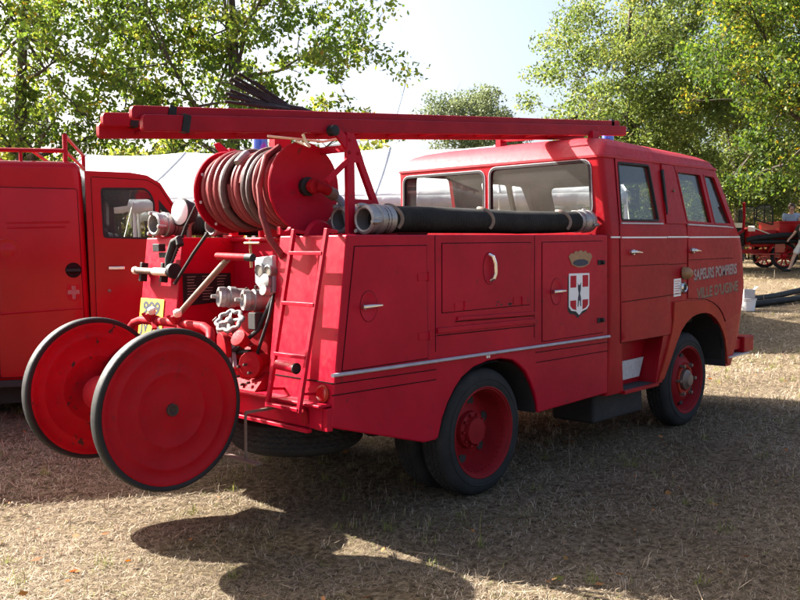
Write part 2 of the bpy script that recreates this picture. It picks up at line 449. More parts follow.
# spare wheel slung flat under the tail
sp = holder('spare_wheel', ENG, (3.42, 4.20, .36)); sp.rotation_euler = (R(90), 0, R(8))
for mesh, nm in ((TYRE, 'tyre'),):
    t = bpy.data.objects.new(nm, mesh); COL.objects.link(t); t.parent = sp
o = rim_mb(True).build('rim', RED2, smooth=40); o.parent = sp

DINK = paint('dark_blue_ink', (.02, .026, .05), rough=.6, coat=0)
# --- equipment body
ARCH = [(3.80, .44), (3.823, .45), (3.86, .56), (3.908, .643), (3.97, .72), (4.038, .781), (4.15, .832), (4.286, .855), (4.42, .857), (4.549, .835), (4.62, .795), (4.686, .748), (4.745, .67), (4.792, .588), (4.822, .50), (4.827, .449)]
side = [(rearx(.64), .64), (3.70, .44)]+ARCH+[(5.715, .468), (5.70, 1.640), (rearx(1.64), 1.640)]
b = MB().prism(side, 'y', YR, 3.95).prism(side, 'y', 4.95, 5.40)
b.box(3.50, 3.53, 3.951, 4.949, .62, 1.636).box(3.47, 5.70, 3.9505, 4.9495, 1.610, 1.637).box(3.06, 3.52, 3.951, 4.949, .70, .74)
b.build('equipment_body', RED, ENG, .010, seg=3)
# black arch liners
for y0, y1 in ((YR+.012, 3.94), (4.96, 5.388)):
    l = MB(); inn = [(4.30+(x-4.30)*.975, z-.016 if z > .5 else z) for x, z in ARCH]
    l.add([(x, y0, z) for x, z in inn]+[(x, y1, z) for x, z in inn], [(i, i+1, len(inn)+i+1, len(inn)+i) for i in range(len(inn)-1)])
    l.build('arch_liner', UND, ENG)
MB().box(3.75, 4.9, 3.925, 3.945, .42, .95).box(3.75, 4.9, 4.955, 4.975, .42, .95).build('wheel_well', UND, ENG)

# recessed side doors
def side_fn(y): return lambda u, v, t: (u, y-t, v)
SF = side_fn(YR)
def rim_ring(poly, w, t0, t1, m, name, parent, fn=SF, bevel=0):
    return panel(off(poly, w), [poly], fn, t0, t1).build(name, m, parent, bevel)
def locker(poly, handle=None, hinges=(), proud=.005, vertical=False):
    d = panel(poly, [], SF, .0008, proud).build('locker_door', RED, ENG, .0022)
    panel(off(poly, .0048), [], SF, .0004, .0016).build('door_gap', SEAM, d)  # dark ring paints the shade of the gap round the locker door
    if handle:
        hx, hz, rx, rz = handle
        rc = MB(); n = 28
        vs = []
        for rr, dep in ((1.0, proud+.0015), (.93, proud+.003), (.86, proud+.0006)):
            vs += [(hx+rx*rr*math.cos(2*math.pi*k/n), YR-dep, hz+rz*rr*math.sin(2*math.pi*k/n)) for k in range(n)]
        rc.add(vs, [(i*n+k, i*n+(k+1) % n, (i+1)*n+(k+1) % n, (i+1)*n+k) for i in range(2) for k in range(n)]+[tuple(range(2*n, 3*n))])
        rc.build('handle_cup', RED, d, smooth=50)
        ring_ = circle(hx, hz, rx, rz, 32); panel(off(ring_, .003), [off(ring_, -.004)], SF, proud, proud+.0012).build('cup_rim', SEAM, d)
        h = MB()
        if vertical:
            h.tube([(hx, YR-.005, hz+.085), (hx+.006, YR-.03, hz+.075), (hx+.022, YR-.036, hz+.03), (hx+.026, YR-.036, hz-.03), (hx+.018, YR-.03, hz-.06), (hx+.012, YR-.004, hz-.075)], .012, 10)
        else:
            h.tube([(hx-.062, YR-.024, hz), (hx-.02, YR-.034, hz+.002), (hx+.075, YR-.030, hz+.003)], [.017, .017, .010], 10, flat=.8).tube([(hx-.045, YR, hz), (hx-.045, YR-.03, hz)], .014, 12)
        h.build('handle', CHR, d)
    if hinges:
        h = MB()
        for x, z in hinges: h.box(x-.055, x+.055, YR-proud-.004, YR-proud+.001, z-.022, z+.022).tube([(x+.035, YR-proud-.006, z-.026), (x+.035, YR-proud-.006, z+.026)], .007, 8)
        h.each('hinge', RED, d, bevel=.001)
    return d
D1 = locker([(3.164, 1.577), (3.723, 1.577), (3.731, .931), (3.066, .931)], (3.258, 1.257, .062, .082), ((3.70, 1.40), (3.705, 1.06)))
D2 = locker([(4.868, 1.588), (5.62, 1.593), (5.642, .928), (4.872, .928)], (5.03, 1.255, .066, .090))
h = MB()
for z in (1.44, 1.02): h.box(5.555, 5.60, YR-.010, YR-.004, z-.018, z+.018).lathe([(.016, 0), (.016, .02), (.008, .024)], (5.615, YR-.004, z), (0, -1, 0), 10)
h.each('hinge', BLK, D2, bevel=.001)
D3 = locker([(3.861, 1.588), (4.741, 1.588), (4.723, 1.185), (3.859, 1.185)], (4.298, 1.432, .060, .098), ((4.02, 1.215), (4.60, 1.215)), vertical=True)
rs = random.Random(12); sc_ = MB()
for k in range(16):
    x0 = rs.uniform(4.36, 4.70); z0 = 1.192+rs.random()**2*.035; w_ = rs.uniform(.008, .05); h_ = rs.uniform(.003, .010)
    q = panel([(x0, z0), (x0+w_*.5, z0-h_*.3), (x0+w_, z0+h_*.2), (x0+w_*.8, z0+h_), (x0+w_*.3, z0+h_*.7)], [], SF, .0050, .0056); o_ = len(sc_.v); sc_.v += q.v; sc_.f += [tuple(i+o_ for i in f) for f in q.f]
sc_.build('paint_scratches', RUST, D3, smooth=0)
# raised strips, seams and mouldings of the side
s = MB()
for x in (3.800, 4.783): s.box(x-.0025, x+.0025, YR-.0015, YR+.001, .96, 1.634)
for (x0, z0, x1, z1) in ((2.99, .868, 3.803, .856), (2.99, .808, 3.803, .797), (4.798, .859, 5.712, .849), (4.803, .791, 5.712, .785), (3.81, 1.053, 4.776, 1.04), (3.975, 1.123, 4.776, 1.106)):
    s.bar((x0, YR-.0005, z0), (x1, YR-.0005, z1), .005, .005)
s.each('panel_seam', SEAM, ENG)
s = MB().bar((3.81, YR-.004, 1.083), (4.775, YR-.004, 1.072), .018, .03).bar((3.99, YR-.006, 1.140), (4.77, YR-.006, 1.124), .012, .022)
s.each('fold_moulding', RED, ENG, bevel=.003)
st = MB().tube([(2.99, YR-.010, .914), (3.4, YR-.010, .910), (4.3, YR-.010, .903), (5.715, YR-.010, .892)], .014, 10, flat=.75).build('trim_strip', STRIP, ENG)
MB().box(4.272, 4.284, YR-.006, YR, .875, .892).box(4.292, 4.304, YR-.006, YR, .875, .892).each('marker_clip', WHT, ENG)
# crown and shield of arms on the front locker door
def lx(pts): return [(x, z) for x, z in pts]
cr = []
base_l, base_r = 5.195, 5.455
for k in range(0, 41):
    t = k/40; x = base_l-.02+(base_r-base_l+.04)*t
    cr.append((x, 1.478+.032*math.sin(math.pi*t)+.013*abs(math.sin(5*math.pi*t))+.01))
bot = [(base_r-.02-(base_r-base_l-.04)*k/14, 1.432-.022*math.sin(math.pi*k/14)) for k in range(15)]
C = panel(cr+bot, [], SF, .004, .010).build('crown_emblem', BRZ, D2, .002)
panel(circle(5.325, 1.445, .098, .024), [], SF, .0105, .0115).build('crown_opening', DINK, C)
sx0, sx1, sz0, sz1 = 5.180, 5.440, 1.090, 1.372
shield = [(sx0, sz1), (sx1, sz1-.004), (sx1, sz0+.05), (sx1-.03, sz0+.024), (sx1-.09, sz0+.012), ((sx0+sx1)/2, sz0-.014), (sx0+.09, sz0+.014), (sx0+.03, sz0+.022), (sx0, sz0+.05)]
panel([(x-.012, z-.022) for x, z in shield], [], SF, .0048, .006).build('shield_drop_shadow', UND, D2)  # dark offset copy of the shield, painting a shadow beneath it
SH = panel(shield, [], SF, .006, .0095).build('shield_of_arms', WHT, D2, .001)
cx = (sx0+sx1)/2; cz = 1.228; a = .040; e = .016
for q in ([(sx0+e, sz1-e), (cx-a, sz1-e), (cx-a, cz+.045), (sx0+e, cz+.045)], [(cx+a, sz1-e), (sx1-e, sz1-e), (sx1-e, cz+.045), (cx+a, cz+.045)],
          [(sx0+e, cz-.045), (cx-a, cz-.045), (cx-a, sz0+.024), (sx0+.045, sz0+.034), (sx0+e, sz0+.056)], [(cx+a, cz-.045), (sx1-e, cz-.045), (sx1-e, sz0+.056), (sx1-.045, sz0+.034), (cx+a, sz0+.024)]):
    panel(q, [], SF, .0097, .0105).build('shield_quarter', RED, SH)
fig = [(cx-.022, cz+.075), (cx-.012, cz+.06), (cx+.008, cz+.062), (cx+.02, cz+.078), (cx+.018, cz+.03), (cx+.008, cz+.0), (cx+.020, cz-.03), (cx+.022, cz-.09), (cx+.012, cz-.09), (cx+.006, cz-.05), (cx-.006, cz-.05), (cx-.012, cz-.092), (cx-.022, cz-.09), (cx-.018, cz-.03), (cx-.008, cz+.0), (cx-.018, cz+.03)]
panel(fig, [], SF, .0097, .0108).build('shield_figure', DINK, SH)

# --- slanted rear end
RN = Vector((-1, 0, .125)).normalized()
def RP(u, v, t):    # u=y, v=z on the slanted tail, t outward
    return tuple(Vector((rearx(v), u, v))+RN*t)
s = MB()
for z in (.868,): s.bar(RP(3.40, z, .0005), RP(3.95, z, .0005), .006, .006)
s.each('panel_seam', SEAM, ENG)
bm_ = MB().box(2.955, 3.10, 3.43, 5.36, .625, .748).box(2.915, 3.09, 3.405, 5.385, .748, .764).box(2.93, 2.965, 3.52, 4.36, .600, .622)
MB().add([(2.945, 3.99, .767), (2.945, 4.33, .767), (3.06, 4.02, .86), (3.06, 4.26, .86), (3.06, 3.99, .767), (3.06, 4.33, .767)], [(0, 1, 3, 2), (0, 2, 4), (1, 5, 3), (2, 3, 5, 4), (0, 4, 5, 1)]).build('skirt_plate', REDP, ENG, smooth=0)
bm_.build('rear_beam', RED, ENG, .005)
MB().box(2.962, 3.0, YR+.004, 3.50, .62, .742).build('corner_bracket', RED, ENG, .004)
MB().lathe([(.012, 0), (.046, 0), (.048, .012), (.042, .016)], RP(3.470, .807, .001), RN, 24).build('reflector_bezel', REDF, ENG)
MB().lathe([(.041, 0), (.040, .018), (.02, .023), (.004, .024)], RP(3.470, .807, .002), RN, 24).build('reflector', REFL, ENG)
MB().lathe([(.041, 0), (.040, .018), (.02, .023), (.004, .024)], RP(5.30, .807, .002), RN, 24).build('reflector', REFL, ENG)
tl = MB().tube([(2.93, 3.76, .945), (2.925, 3.60, .938)], .028, 14).build('lamp_tube', RED, ENG, .004)
MB().lathe([(.029, 0), (.031, .010), (.024, .013), (.020, .004)], (2.925, 3.601, .938), (0, -1, 0), 18).build('lamp_rim', BLK, tl)
MB().lathe([(.02, 0), (.02, .07), (.012, .08)], (2.95, 3.55, .648), (-.2, 0, 1), 12).build('towing_pin', REDP, ENG)

# climbing ladder on the tail
lad = MB(); T = .07
rails = [((3.738, 1.665), (3.80, .70)), ((3.468, 1.665), (3.535, .70))]
for (ya, za), (yb, zb) in rails:
    lad.bar(RP(ya, za, T), RP(yb, zb, T+.035), .022, .025, (0, 1, 0)); lad.bar(RP(ya, za-.01, T), RP(ya, za-.01, 0), .018, .018)
    lad.bar(RP(yb, .80, T+.03), RP(yb, .80, .0), .016, .016)
for k, z in enumerate((1.535, 1.265, .99, .716)):
    f = (1.665-z)/.965; lad.bar(RP(3.738+.062*f, z, T+.035*f), RP(3.468+.067*f, z, T+.035*f), .03, .020)
lad.build('climbing_ladder', RED, ENG, .003)
# left tail panel: plate, bar with brackets, crank, chain and lever
pl_ = panel([(5.395, 1.235), (5.100, 1.235), (5.100, .985), (5.395, .985)], [], RP, .002, .006).build('number_plate', YEL, ENG, .001)
ux = Vector((0, -1, 0)); uy = Vector(RP(5, 1, 0))-Vector(RP(5, .9, 0))
text('999', .115, DINK, pl_, 'plate_lettering', frame_m(RP(5.248, 1.168, .0065), ux, uy), sx=1.25, bold=.004)
text('JV 74', .100, DINK, pl_, 'plate_lettering', frame_m(RP(5.248, 1.045, .0065), ux, uy), sx=1.1, bold=.004)
br = MB().tube([RP(5.39, 1.415, .075), RP(5.0, 1.410, .075)], .021, 14).build('towing_bar', STEEL, ENG)
MB().tube([RP(5.385, 1.4145, .075), RP(5.355, 1.414, .075)], .026, 14).tube([RP(5.14, 1.411, .075), RP(4.97, 1.41, .075)], .025, 14).each('bar_sleeve', CRM, br)
k = MB()
for y in (5.33, 5.07): k.bar(RP(y, 1.47, .04), RP(y, 1.345, .04), .028, .05).bar(RP(y, 1.41, .0), RP(y, 1.41, .09), .025, .03)
k.bar(RP(5.10, 1.52, .06), RP(4.98, 1.52, .06), .03, .035).tube([RP(5.0, 1.40, .05), RP(4.98, 1.50, .07), RP(4.94, 1.60, .07), RP(4.88, 1.62, .07), RP(4.86, 1.58, .07)], .026, 10).box(3.0, 3.05, 5.06, 5.14, 1.55, 1.60)
k.lathe([(.05, -.02), (.05, .02)], RP(4.93, 1.42, .06), (0, 1, 0), 16)
k.each('crank_bracket', BLK, ENG, bevel=.004)
k = MB().tube([RP(4.78, 1.86, .02), RP(4.85, 1.70, .05), RP(4.955, 1.43, .075)], .009, 8)
for i in range(26):
    t = i/25; k.lathe([(.004, -.006), (.013, 0), (.004, .006)], Vector(RP(4.78, 1.86, .02)).lerp(Vector(RP(4.955, 1.43, .075)), t), (.1, .4, 1), 6)
k.build('chain', BLK, ENG)
MB().tube([(3.04, 4.56, 1.665), (3.0, 4.66, 1.54), RP(4.90, 1.34, .06)], .011, 8).build('brake_lever', BLK, ENG)
# instruction plaque on the bay's inner wall
BP = lambda u, v, t: (u, 4.949-t, v)
pq = panel([(3.10, 1.408), (3.47, 1.400), (3.47, 1.215), (3.10, 1.195)], [], BP, .001, .006).build('instruction_plaque', BLK, ENG, .001)
q = MB()
for i in range(9):
    z = 1.385-.019*i
    for j in range(3):
        x0 = 3.13+.115*j; q.box(x0, x0+random.uniform(.05, .09), 4.9415, 4.9427, z-.004, z+.003)
q.build('plaque_lines', DGRY, pq)

# --- pump
PU = holder('pump', ENG, (3.25, 4.4, .8))
p = MB()
p.lathe([(.06, -.2), (.20, -.17), (.23, -.05), (.23, .05), (.20, .15), (.08, .19)], (3.30, 4.30, .98), (1, 0, 0), 28)
p.lathe([(.09, -.14), (.10, 0), (.085, .16)], (3.22, 4.22, 1.16), (0, .2, 1), 20)
p.lathe([(.055, -.1), (.055, .22), (.075, .22), (.075, .25)], (3.22, 4.16, .905), (-.8, -.25, 0), 18)
p.lathe([(.06, 0), (.06, .2), (.085, .2), (.085, .235), (.05, .245)], (3.2, 4.28, 1.02), (-.8, .25, -.1), 18)
p.lathe([(.055, 0), (.055, .05), (.04, .06), (.04, .2)], (3.05, 4.36, .93), (0.2, -1, .2), 18)
p.tube([(3.3, 4.05, .9), (3.18, 4.02, .86), (3.05, 4.10, .84), (3.03, 4.22, .86)], .045, 14)
p.tube([(3.33, 4.4, 1.12), (3.22, 4.36, 1.22), (3.2, 4.24, 1.27), (3.28, 4.12, 1.28)], .04, 14)
p.tube([(3.2, 4.02, 1.28), (3.2, 4.02, 1.10), (3.25, 4.1, 1.0)], .045, 14)
p.tube([(3.42, 4.6, .8), (3.25, 4.58, .82), (3.10, 4.45, .88)], .05, 14)
p.box(3.0, 3.4, 4.02, 4.5, .742, .78).lathe([(.08, 0), (.09, .02), (.09, .08), (.05, .09)], (3.08, 4.30, .80), (0, 0, 1), 6)
p.bar((3.08, 4.44, .78), (3.08, 4.44, 1.05), .03, .05).tube([(3.05, 4.52, .86), (3.02, 4.40, .98)], .02)
p.build('pump_casing', REDP, PU, .004)
p = MB()
for (y, z, yy) in ((4.40, 1.268, 0), (4.155, 1.258, 0)):
    c = (3.20, y+.02, z); p.lathe([(.03, 0), (.056, .0), (.056, .06), (.064, .06), (.066, .10), (.058, .105), (.058, .125), (.064, .13), (.060, .16), (.04, .166), (.036, .15), (.01, .15)], c, (-.75, .25, .05), 20)
    for i in range(3):
        a = 2.1*i; ctr = Vector(c)+Vector((-.75, .25, .05)).normalized()*.145
        p.lathe([(.012, -.02), (.014, 0), (.012, .03)], ctr+Vector((0, math.cos(a)*.055, math.sin(a)*.055)), (-.75, .25, .05), 8)
p.lathe([(.05, 0), (.05, .02), (.045, .05), (.02, .08), (.018, .12)], (3.06, 4.40, 1.06), (-.35, .25, .5), 16)
p.bar((3.02, 4.30, 1.02), (2.98, 4.22, .88), .02, .03).bar((3.02, 4.33, 1.0), (2.985, 4.28, .89), .02, .02)
p.each('outlet_valve', ALU, PU)
p = MB()   # hand wheel with scalloped rim
c = Vector((3.0, 4.295, 1.145)); A = Vector((-.62, -.30, .75)).normalized(); u = A.orthogonal().normalized(); w = A.cross(u)
n = 40; p.tube([c+(u*math.cos(2*math.pi*k/n)+w*math.sin(2*math.pi*k/n))*(.076+.008*math.cos(8*2*math.pi*k/n)) for k in range(n)], .013, 8, closed=True)
for k in range(4):
    a = math.pi/2*k; p.bar(c, c+(u*math.cos(a)+w*math.sin(a))*.076, .016, .01, A)
p.lathe([(.022, -.10), (.022, .016), (.012, .022)], c, A, 12)
p.build('hand_wheel', ALU, PU)
p = MB().tube([(3.0, 4.47, 1.09), (2.99, 4.53, 1.02), (2.99, 4.54, .97)], .008).tube([(3.05, 4.14, 1.46), (3.03, 4.12, 1.62)], .008).tube([(3.02, 4.16, 1.60), (3.02, 4.02, 1.60)], .007)
p.each('control_rod', BRZ, PU)
gp = panel([(4.135, 1.515), (3.97, 1.530), (3.97, 1.32), (4.04, 1.30), (4.135, 1.37)], [], lambda u, v, t: (3.10+t*-1, u, v), 0, .03).build('gauge_panel', GREYP, PU, .006)
g = MB()
for y, z, r in ((4.075, 1.445, .040), (3.995, 1.440, .036)): g.lathe([(r, .0), (r, .045), (r*.85, .05), (r*.8, .042), (.002, .042)], (3.10, y, z), (-1, 0, 0), 22)
g.each('gauge', ALU, gp)
g = MB()
for y, z, r in ((4.075, 1.445, .031), (3.995, 1.440, .027)): g.lathe([(r, 0), (.001, .001)], (3.057, y, z), (-1, 0, 0), 20)
g.each('gauge_dial', DGRY, gp)
MB().tube([(3.07, 4.03, 1.33), (3.06, 4.0, 1.38)], .03).lathe([(.02, 0), (.045, .01), (.045, .03), (.02, .04)], (3.06, 4.0, 1.375), (-1, 0, .2), 14).lathe([(.02, 0), (.035, .01), (.03, .04)], (3.05, 3.985, 1.33), (-1, 0, .2), 14).build('drain_cock', ALU, PU)

p = MB()
for (c_, a_, r_) in (((3.06, 4.36, .93), (.2, -1, .2), .05), ((3.02, 4.11, .85), (-1, 0, 0), .06), ((3.16, 4.22, 1.27), (0, .2, 1), .07)):
    A_ = Vector(a_).normalized(); u = A_.orthogonal().normalized(); w = A_.cross(u)
    for k in range(6):
        a = 2*math.pi*k/6; p.lathe([(.009, -.01), (.009, .012), (.004, .014)], Vector(c_)+A_*.06+(u*math.cos(a)+w*math.sin(a))*r_, A_, 6)
p.each('flange_bolt', RUST, PU)
p = MB().tube([(3.02, 4.46, .78), (2.99, 4.40, .92), (3.0, 4.24, .98), (3.06, 4.10, 1.10), (3.12, 4.04, 1.28)], .013, 8).tube([(3.1, 4.54, 1.0), (3.04, 4.44, 1.02), (3.02, 4.30, .96), (3.03, 4.14, .97)], .016, 8).tube([(3.14, 4.04, 1.33), (3.08, 4.02, 1.18), (3.05, 4.08, 1.0), (3.06, 4.18, .80)], .010, 8)
p.build('pump_hose', BLK, PU)
p = MB().lathe([(.03, 0), (.045, .01), (.045, .05), (.03, .06)], (3.0, 4.44, .86), (-1, 0, .2), 14).lathe([(.02, 0), (.035, .01), (.035, .06), (.05, .065), (.05, .08), (.02, .085)], (3.02, 4.16, 1.02), (-.8, -.1, .5), 14)
p.each('small_valve', REDP, PU)
MB().box(3.04, 3.10, 4.10, 4.17, 1.10, 1.20).build('pump_box', UND, PU, .006)
# --- fixed hose drum on the deck
HD = holder('hose_drum', ENG, (3.26, 4.25, 1.92)); DX, DZ = 3.255, 1.918
for y in (3.90, 4.64):
    f = MB().lathe([(.02, -.006), (.245, -.006), (.252, -.010), (.256, 0), (.252, .010), (.245, .006), (.02, .006)], (DX, y, DZ), (0, 1, 0), 56).build('drum_flange', RED, HD, 0)
hl = MB()
for k in range(8):
    a = 2*math.pi*k/8+.3; hl.lathe([(.010, 0), (.009, .0015)], (DX+.222*math.cos(a), 4.633, DZ+.222*math.sin(a)), (0, -1, 0), 12)
hl.each('flange_bolt', WHT, HD)
MB().lathe([(.13, -.36), (.13, .36)], (DX, 4.27, DZ), (0, 1, 0), 28).build('drum_core', RED, HD)
def coil(r, y0, y1, turns, jit, rt_, seed):
    rnd = random.Random(seed); pts = []; n = int(turns*40)
    for i in range(n+1):
        t = i/n; a = 2*math.pi*turns*t+seed; rr = r+jit*math.sin(a*.37+seed)+jit*.6*math.sin(a*1.13)
        pts.append((DX+rr*math.cos(a), y0+(y1-y0)*t+.004*math.sin(a*2+seed), DZ+rr*math.sin(a)))
    return pts
hs = MB().tube(coil(.172, 3.945, 4.60, 15.2, .003, .02, 1), .0215, 10)
hs.tube(coil(.208, 4.60, 4.40, 4.6, .004, .02, 2), .0215, 10).tube(coil(.205, 4.34, 4.22, 3, .006, .02, 3), .0215, 10).tube(coil(.207, 4.12, 3.97, 3.4, .005, .02, 4), .0215, 10)
hs.tube(coil(.228, 4.54, 4.44, 2, .004, .02, 5), .0215, 10)
hs.build('wound_hose', HOSE1, HD)
MB().tube(coil(.222, 4.20, 4.12, 2.0, .008, .02, 6), .022, 10).tube(coil(.228, 4.40, 4.36, 1.3, .008, .02, 8), .022, 10).each('dark_hose_turns', HOSE2, HD)
MB().tube([(DX-.05, 4.06, DZ+.235), (DX-.17, 4.03, DZ+.17), (DX-.245, 4.0, DZ+.0), (DX-.255, 3.965, DZ-.16), (3.02, 3.92, 1.62), (3.07, 3.90, 1.55), (3.16, 3.96, 1.48)], .019, 10).build('hose_tail', HOSE1, HD)
MB().lathe([(.022, -.05), (.026, -.03), (.026, .03), (.02, .06)], (DX-.14, 4.30, DZ+.18), (.75, .15, .6), 12).build('hose_coupling', ALU, HD)
MB().lathe([(.05, -.01), (.055, .03), (.03, .04)], (DX, 3.89, DZ), (0, -1, 0), 18).build('hub_cap', BLK, HD)
MB().lathe([(.03, 0), (.035, .03), (.045, .035), (.045, .06), (.03, .07)], (DX, 3.86, DZ), (0, -1, 0), 10).tube([(DX, 3.80, DZ), (DX+.05, 3.79, DZ-.01), (DX+.12, 3.79, DZ-.04)], .03, 12).build('swivel_joint', REDP, HD)
MB().lathe([(.034, 0), (.036, .05), (.03, .055)], (DX+.085, 3.79, DZ-.03), (1, 0, -.35), 12).build('swivel_nut', STEEL, HD)
MB().tube([(DX+.12, 3.79, DZ-.04), (DX+.17, 3.785, DZ-.075), (DX+.205, 3.78, DZ-.14), (DX+.22, 3.77, DZ-.215), (DX+.24, 3.77, 1.645)], .022, 12).build('feed_pipe', PIPEB, HD)
MB().prism([(3.02, 1.645), (3.10, 1.645), (3.10, 1.69), (3.083, 1.672), (3.06, 1.664), (3.037, 1.672), (3.02, 1.69)], 'y', 3.83, 3.86).build('cradle', RED, ENG, .003)
MB().lathe([(.10, -.02), (.115, 0), (.10, .02)], (DX+.02, 3.80, 1.615), (0, 1, 0), 24).build('filler_cap', RED, ENG)
# --- ladder rack
RK = holder('ladder_rack', ENG, (3.4, 4.0, 1.64))
def rackframe(y, full=True):
    k = MB(); x = 3.385
    k.bar((x, y, 1.64), (x, y, 2.21), .055, .030, (0, 1, 0)).bar((x+.06, y, 2.09), (x+.285, y, 1.64), .040, .030, (0, 1, 0)).bar((x, y, 1.83), (x+.19, y, 1.83), .026, .026)
    k.prism([(x-.028, 2.05), (x+.105, 2.05), (x+.075, 2.12), (x+.03, 2.205), (x-.028, 2.215)], 'y', y-.013, y+.013)
    k.prism([(x-.02, 2.06), (x-.03, 2.12), (x-.115, 2.20), (x-.135, 2.235), (x-.10, 2.245), (x-.02, 2.19)], 'y', y-.010, y+.010)
    k.bar((x-.01, y, 2.06), (DX+.01, y+.06, DZ+.02), .035, .030)
    k.box(x-.05, x+.05, y-.05, y+.05, 1.640, 1.652).box(x+.24, x+.34, y-.04, y+.04, 1.640, 1.652)
    return k
rackframe(3.66).build('rack_frame', RED, RK, .003)
k = MB()
for z, xx in ((2.17, 3.375), (2.10, 3.375), (2.10, 3.44)): k.lathe([(.009, 0), (.009, .008)], (xx, 3.646, z), (0, -1, 0), 8)
k.each('rack_bolt', REDP, RK)
rackframe(4.78).build('rack_frame', RED, RK, .003)
MB().bar((3.39, 3.66, 2.130), (3.39, 4.78, 2.130), .03, .04).build('cross_bar', RED, RK, .003)
MB().lathe([(.02, -.025), (.030, -.022), (.030, .022), (.02, .025)], (3.265, 3.66, 2.215), (0, 1, 0), 18).build('roller', BLK, RK)
MB().box(3.44, 3.57, 4.40, 4.46, 1.64, 2.26).build('rack_post', RED, RK, .004)
MB().lathe([(.02, 0), (.04, .01), (.045, .04), (.03, .075), (.01, .085)], (3.30, 4.06, 2.075), (-1, 0, .1), 16).build('work_lamp', STEEL, RK)
# blue beacons
for (x, y, z, hh) in ((3.52, 4.66, 2.12, .20), (6.75, 4.02, 2.40, .16)):
    bc = holder('beacon', ENG, (x, y, z))
    MB().lathe([(.05, 0), (.052, .02), (.05, hh), (.044, hh+.03), (.02, hh+.045)], (x, y, z), (0, 0, 1), 24).build('beacon_lens', BLUE, bc)
    MB().lathe([(.025, -.25), (.025, -.03), (.056, -.025), (.056, .005)], (x, y, z), (0, 0, 1), 20).build('beacon_base', BLK, bc)
MB().tube([(3.52, 4.66, 1.64), (3.52, 4.66, 1.9)], .02).build('beacon_post', RED, ENG)
# searchlight on the left rear corner
SLT = holder('searchlight', ENG, (3.2, 5.1, 1.80))
A = Vector((-.95, -.1, .05))
MB().lathe([(.03, -.12), (.07, -.09), (.092, -.02), (.096, 0), (.09, .006)], (3.20, 5.115, 1.81), A, 28).build('lamp_housing', BLK, SLT)
MB().lathe([(.088, .004), (.07, .016), (.03, .022), (.002, .023)], (3.20, 5.115, 1.81), A, 28).build('lamp_glass', WHT, SLT)
MB().tube([(3.26, 5.11, 1.64), (3.26, 5.11, 1.72), (3.30, 5.10, 1.78)], .018).lathe([(.018, 0), (.018, .05)], (3.31, 5.10, 1.88), (.6, 0, .8), 10).build('lamp_bracket', STEEL, SLT)
# ================================================================== CAB
def ring(z, xr, xf, yr, yl, rr, rf, seg=6):
    pts = []
    def arc(cx, cy, r, a0, a1):
        for k in range(seg+1):
            a = a0+(a1-a0)*k/seg; pts.append((cx+r*math.cos(a), cy+r*math.sin(a), z))
    arc(xr+rr, yr+rr, rr, math.pi, 1.5*math.pi); arc(xf-rf, yr+rf, rf, 1.5*math.pi, 2*math.pi)
    arc(xf-rf, yl-rf, rf, 0, .5*math.pi); arc(xr+rr, yl-rr, rr, .5*math.pi, math.pi)
    return pts
LV = [(.44, 5.73, 8.08, 3.41, 5.51, .02, .20), (.75, 5.73, 8.21, 3.395, 5.525, .03, .20), (1.15, 5.73, 8.29, 3.39, 5.53, .04, .20), (1.45, 5.73, 8.23, 3.39, 5.53, .04, .20),
      (1.62, 5.727, 8.16, 3.39, 5.53, .04, .20), (1.70, 5.727, 8.11, 3.395, 5.53, .04, .20), (2.215, 5.722, 7.78, 3.462, 5.55, .05, .18)]
RF = [(2.2152, 5.714, 7.81, 3.448, 5.560, .05, .22), (2.232, 5.714, 7.81, 3.448, 5.560, .05, .22), (2.2325, 5.722, 7.79, 3.458, 5.552, .05, .22), (2.31, 5.78, 7.72, 3.475, 5.535, .05, .22), (2.352, 5.83, 7.60, 3.515, 5.49, .06, .22), (2.378, 5.885, 7.48, 3.59, 5.42, .10, .25), (2.400, 5.97, 7.28, 3.75, 5.25, .15, .3), (2.418, 6.2, 6.9, 4.1, 4.9, .15, .2)]
def roofz(x, z):
    return z if z < 2.24 else 2.24+(z-2.24)*(1-.10*max(0, (x-6.2)/1.2)-.22*max(0, (x-6.2)/1.2)**2)
def loft(levels, ins=0.0, capb=True):
    mb = MB(); vs = []; n = None
    for (z, xr, xf, yr, yl, rr, rf) in levels:
        q = ring(z, xr+ins, xf-ins, yr+ins, yl-ins, rr, rf); n = len(q); vs += [(x, y, roofz(x, zz)) for x, y, zz in q]
    m = len(levels)
    fs = [(i*n+k, i*n+(k+1) % n, (i+1)*n+(k+1) % n, (i+1)*n+k) for i in range(m-1) for k in range(n)]
    if capb: fs.append(tuple(range(n-1, -1, -1)))
    fs.append(tuple(range((m-1)*n, m*n)))
    return mb.add(vs, fs)
def yside(z):
    zs = [(l[0], l[3]) for l in LV]
    for (a, ya), (b_, yb) in zip(zs, zs[1:]):
        if a <= z <= b_: return ya+(yb-ya)*(z-a)/(b_-a)
    return zs[0][1] if z < zs[0][0] else zs[-1][1]
def xfront(z):
    zs = [(l[0], l[2], l[6]) for l in LV]
    for (a, xa, ra), (b_, xb, rb) in zip(zs, zs[1:]):
        if a <= z <= b_:
            t = (z-a)/(b_-a); return xa+(xb-xa)*t, ra+(rb-ra)*t
    return zs[-1][1:] if z > zs[-1][0] else zs[0][1:]
def cabside(u, v, t):
    y = yside(v); xf, rf = xfront(v); x = u; nx = 0; ny = -1
    d = u-(xf-rf)
    if d > 0:
        s = min(d/rf, 1.45)     # arc parameter: keep it simple, follow the rounded corner
        x = xf-rf+rf*math.sin(s); y = y+rf*(1-math.cos(s)); nx = math.sin(s); ny = -math.cos(s)
    return (x+nx*t, y+ny*t, v)
CAB = loft(LV).build('cab', RED2, ENG, smooth=35)
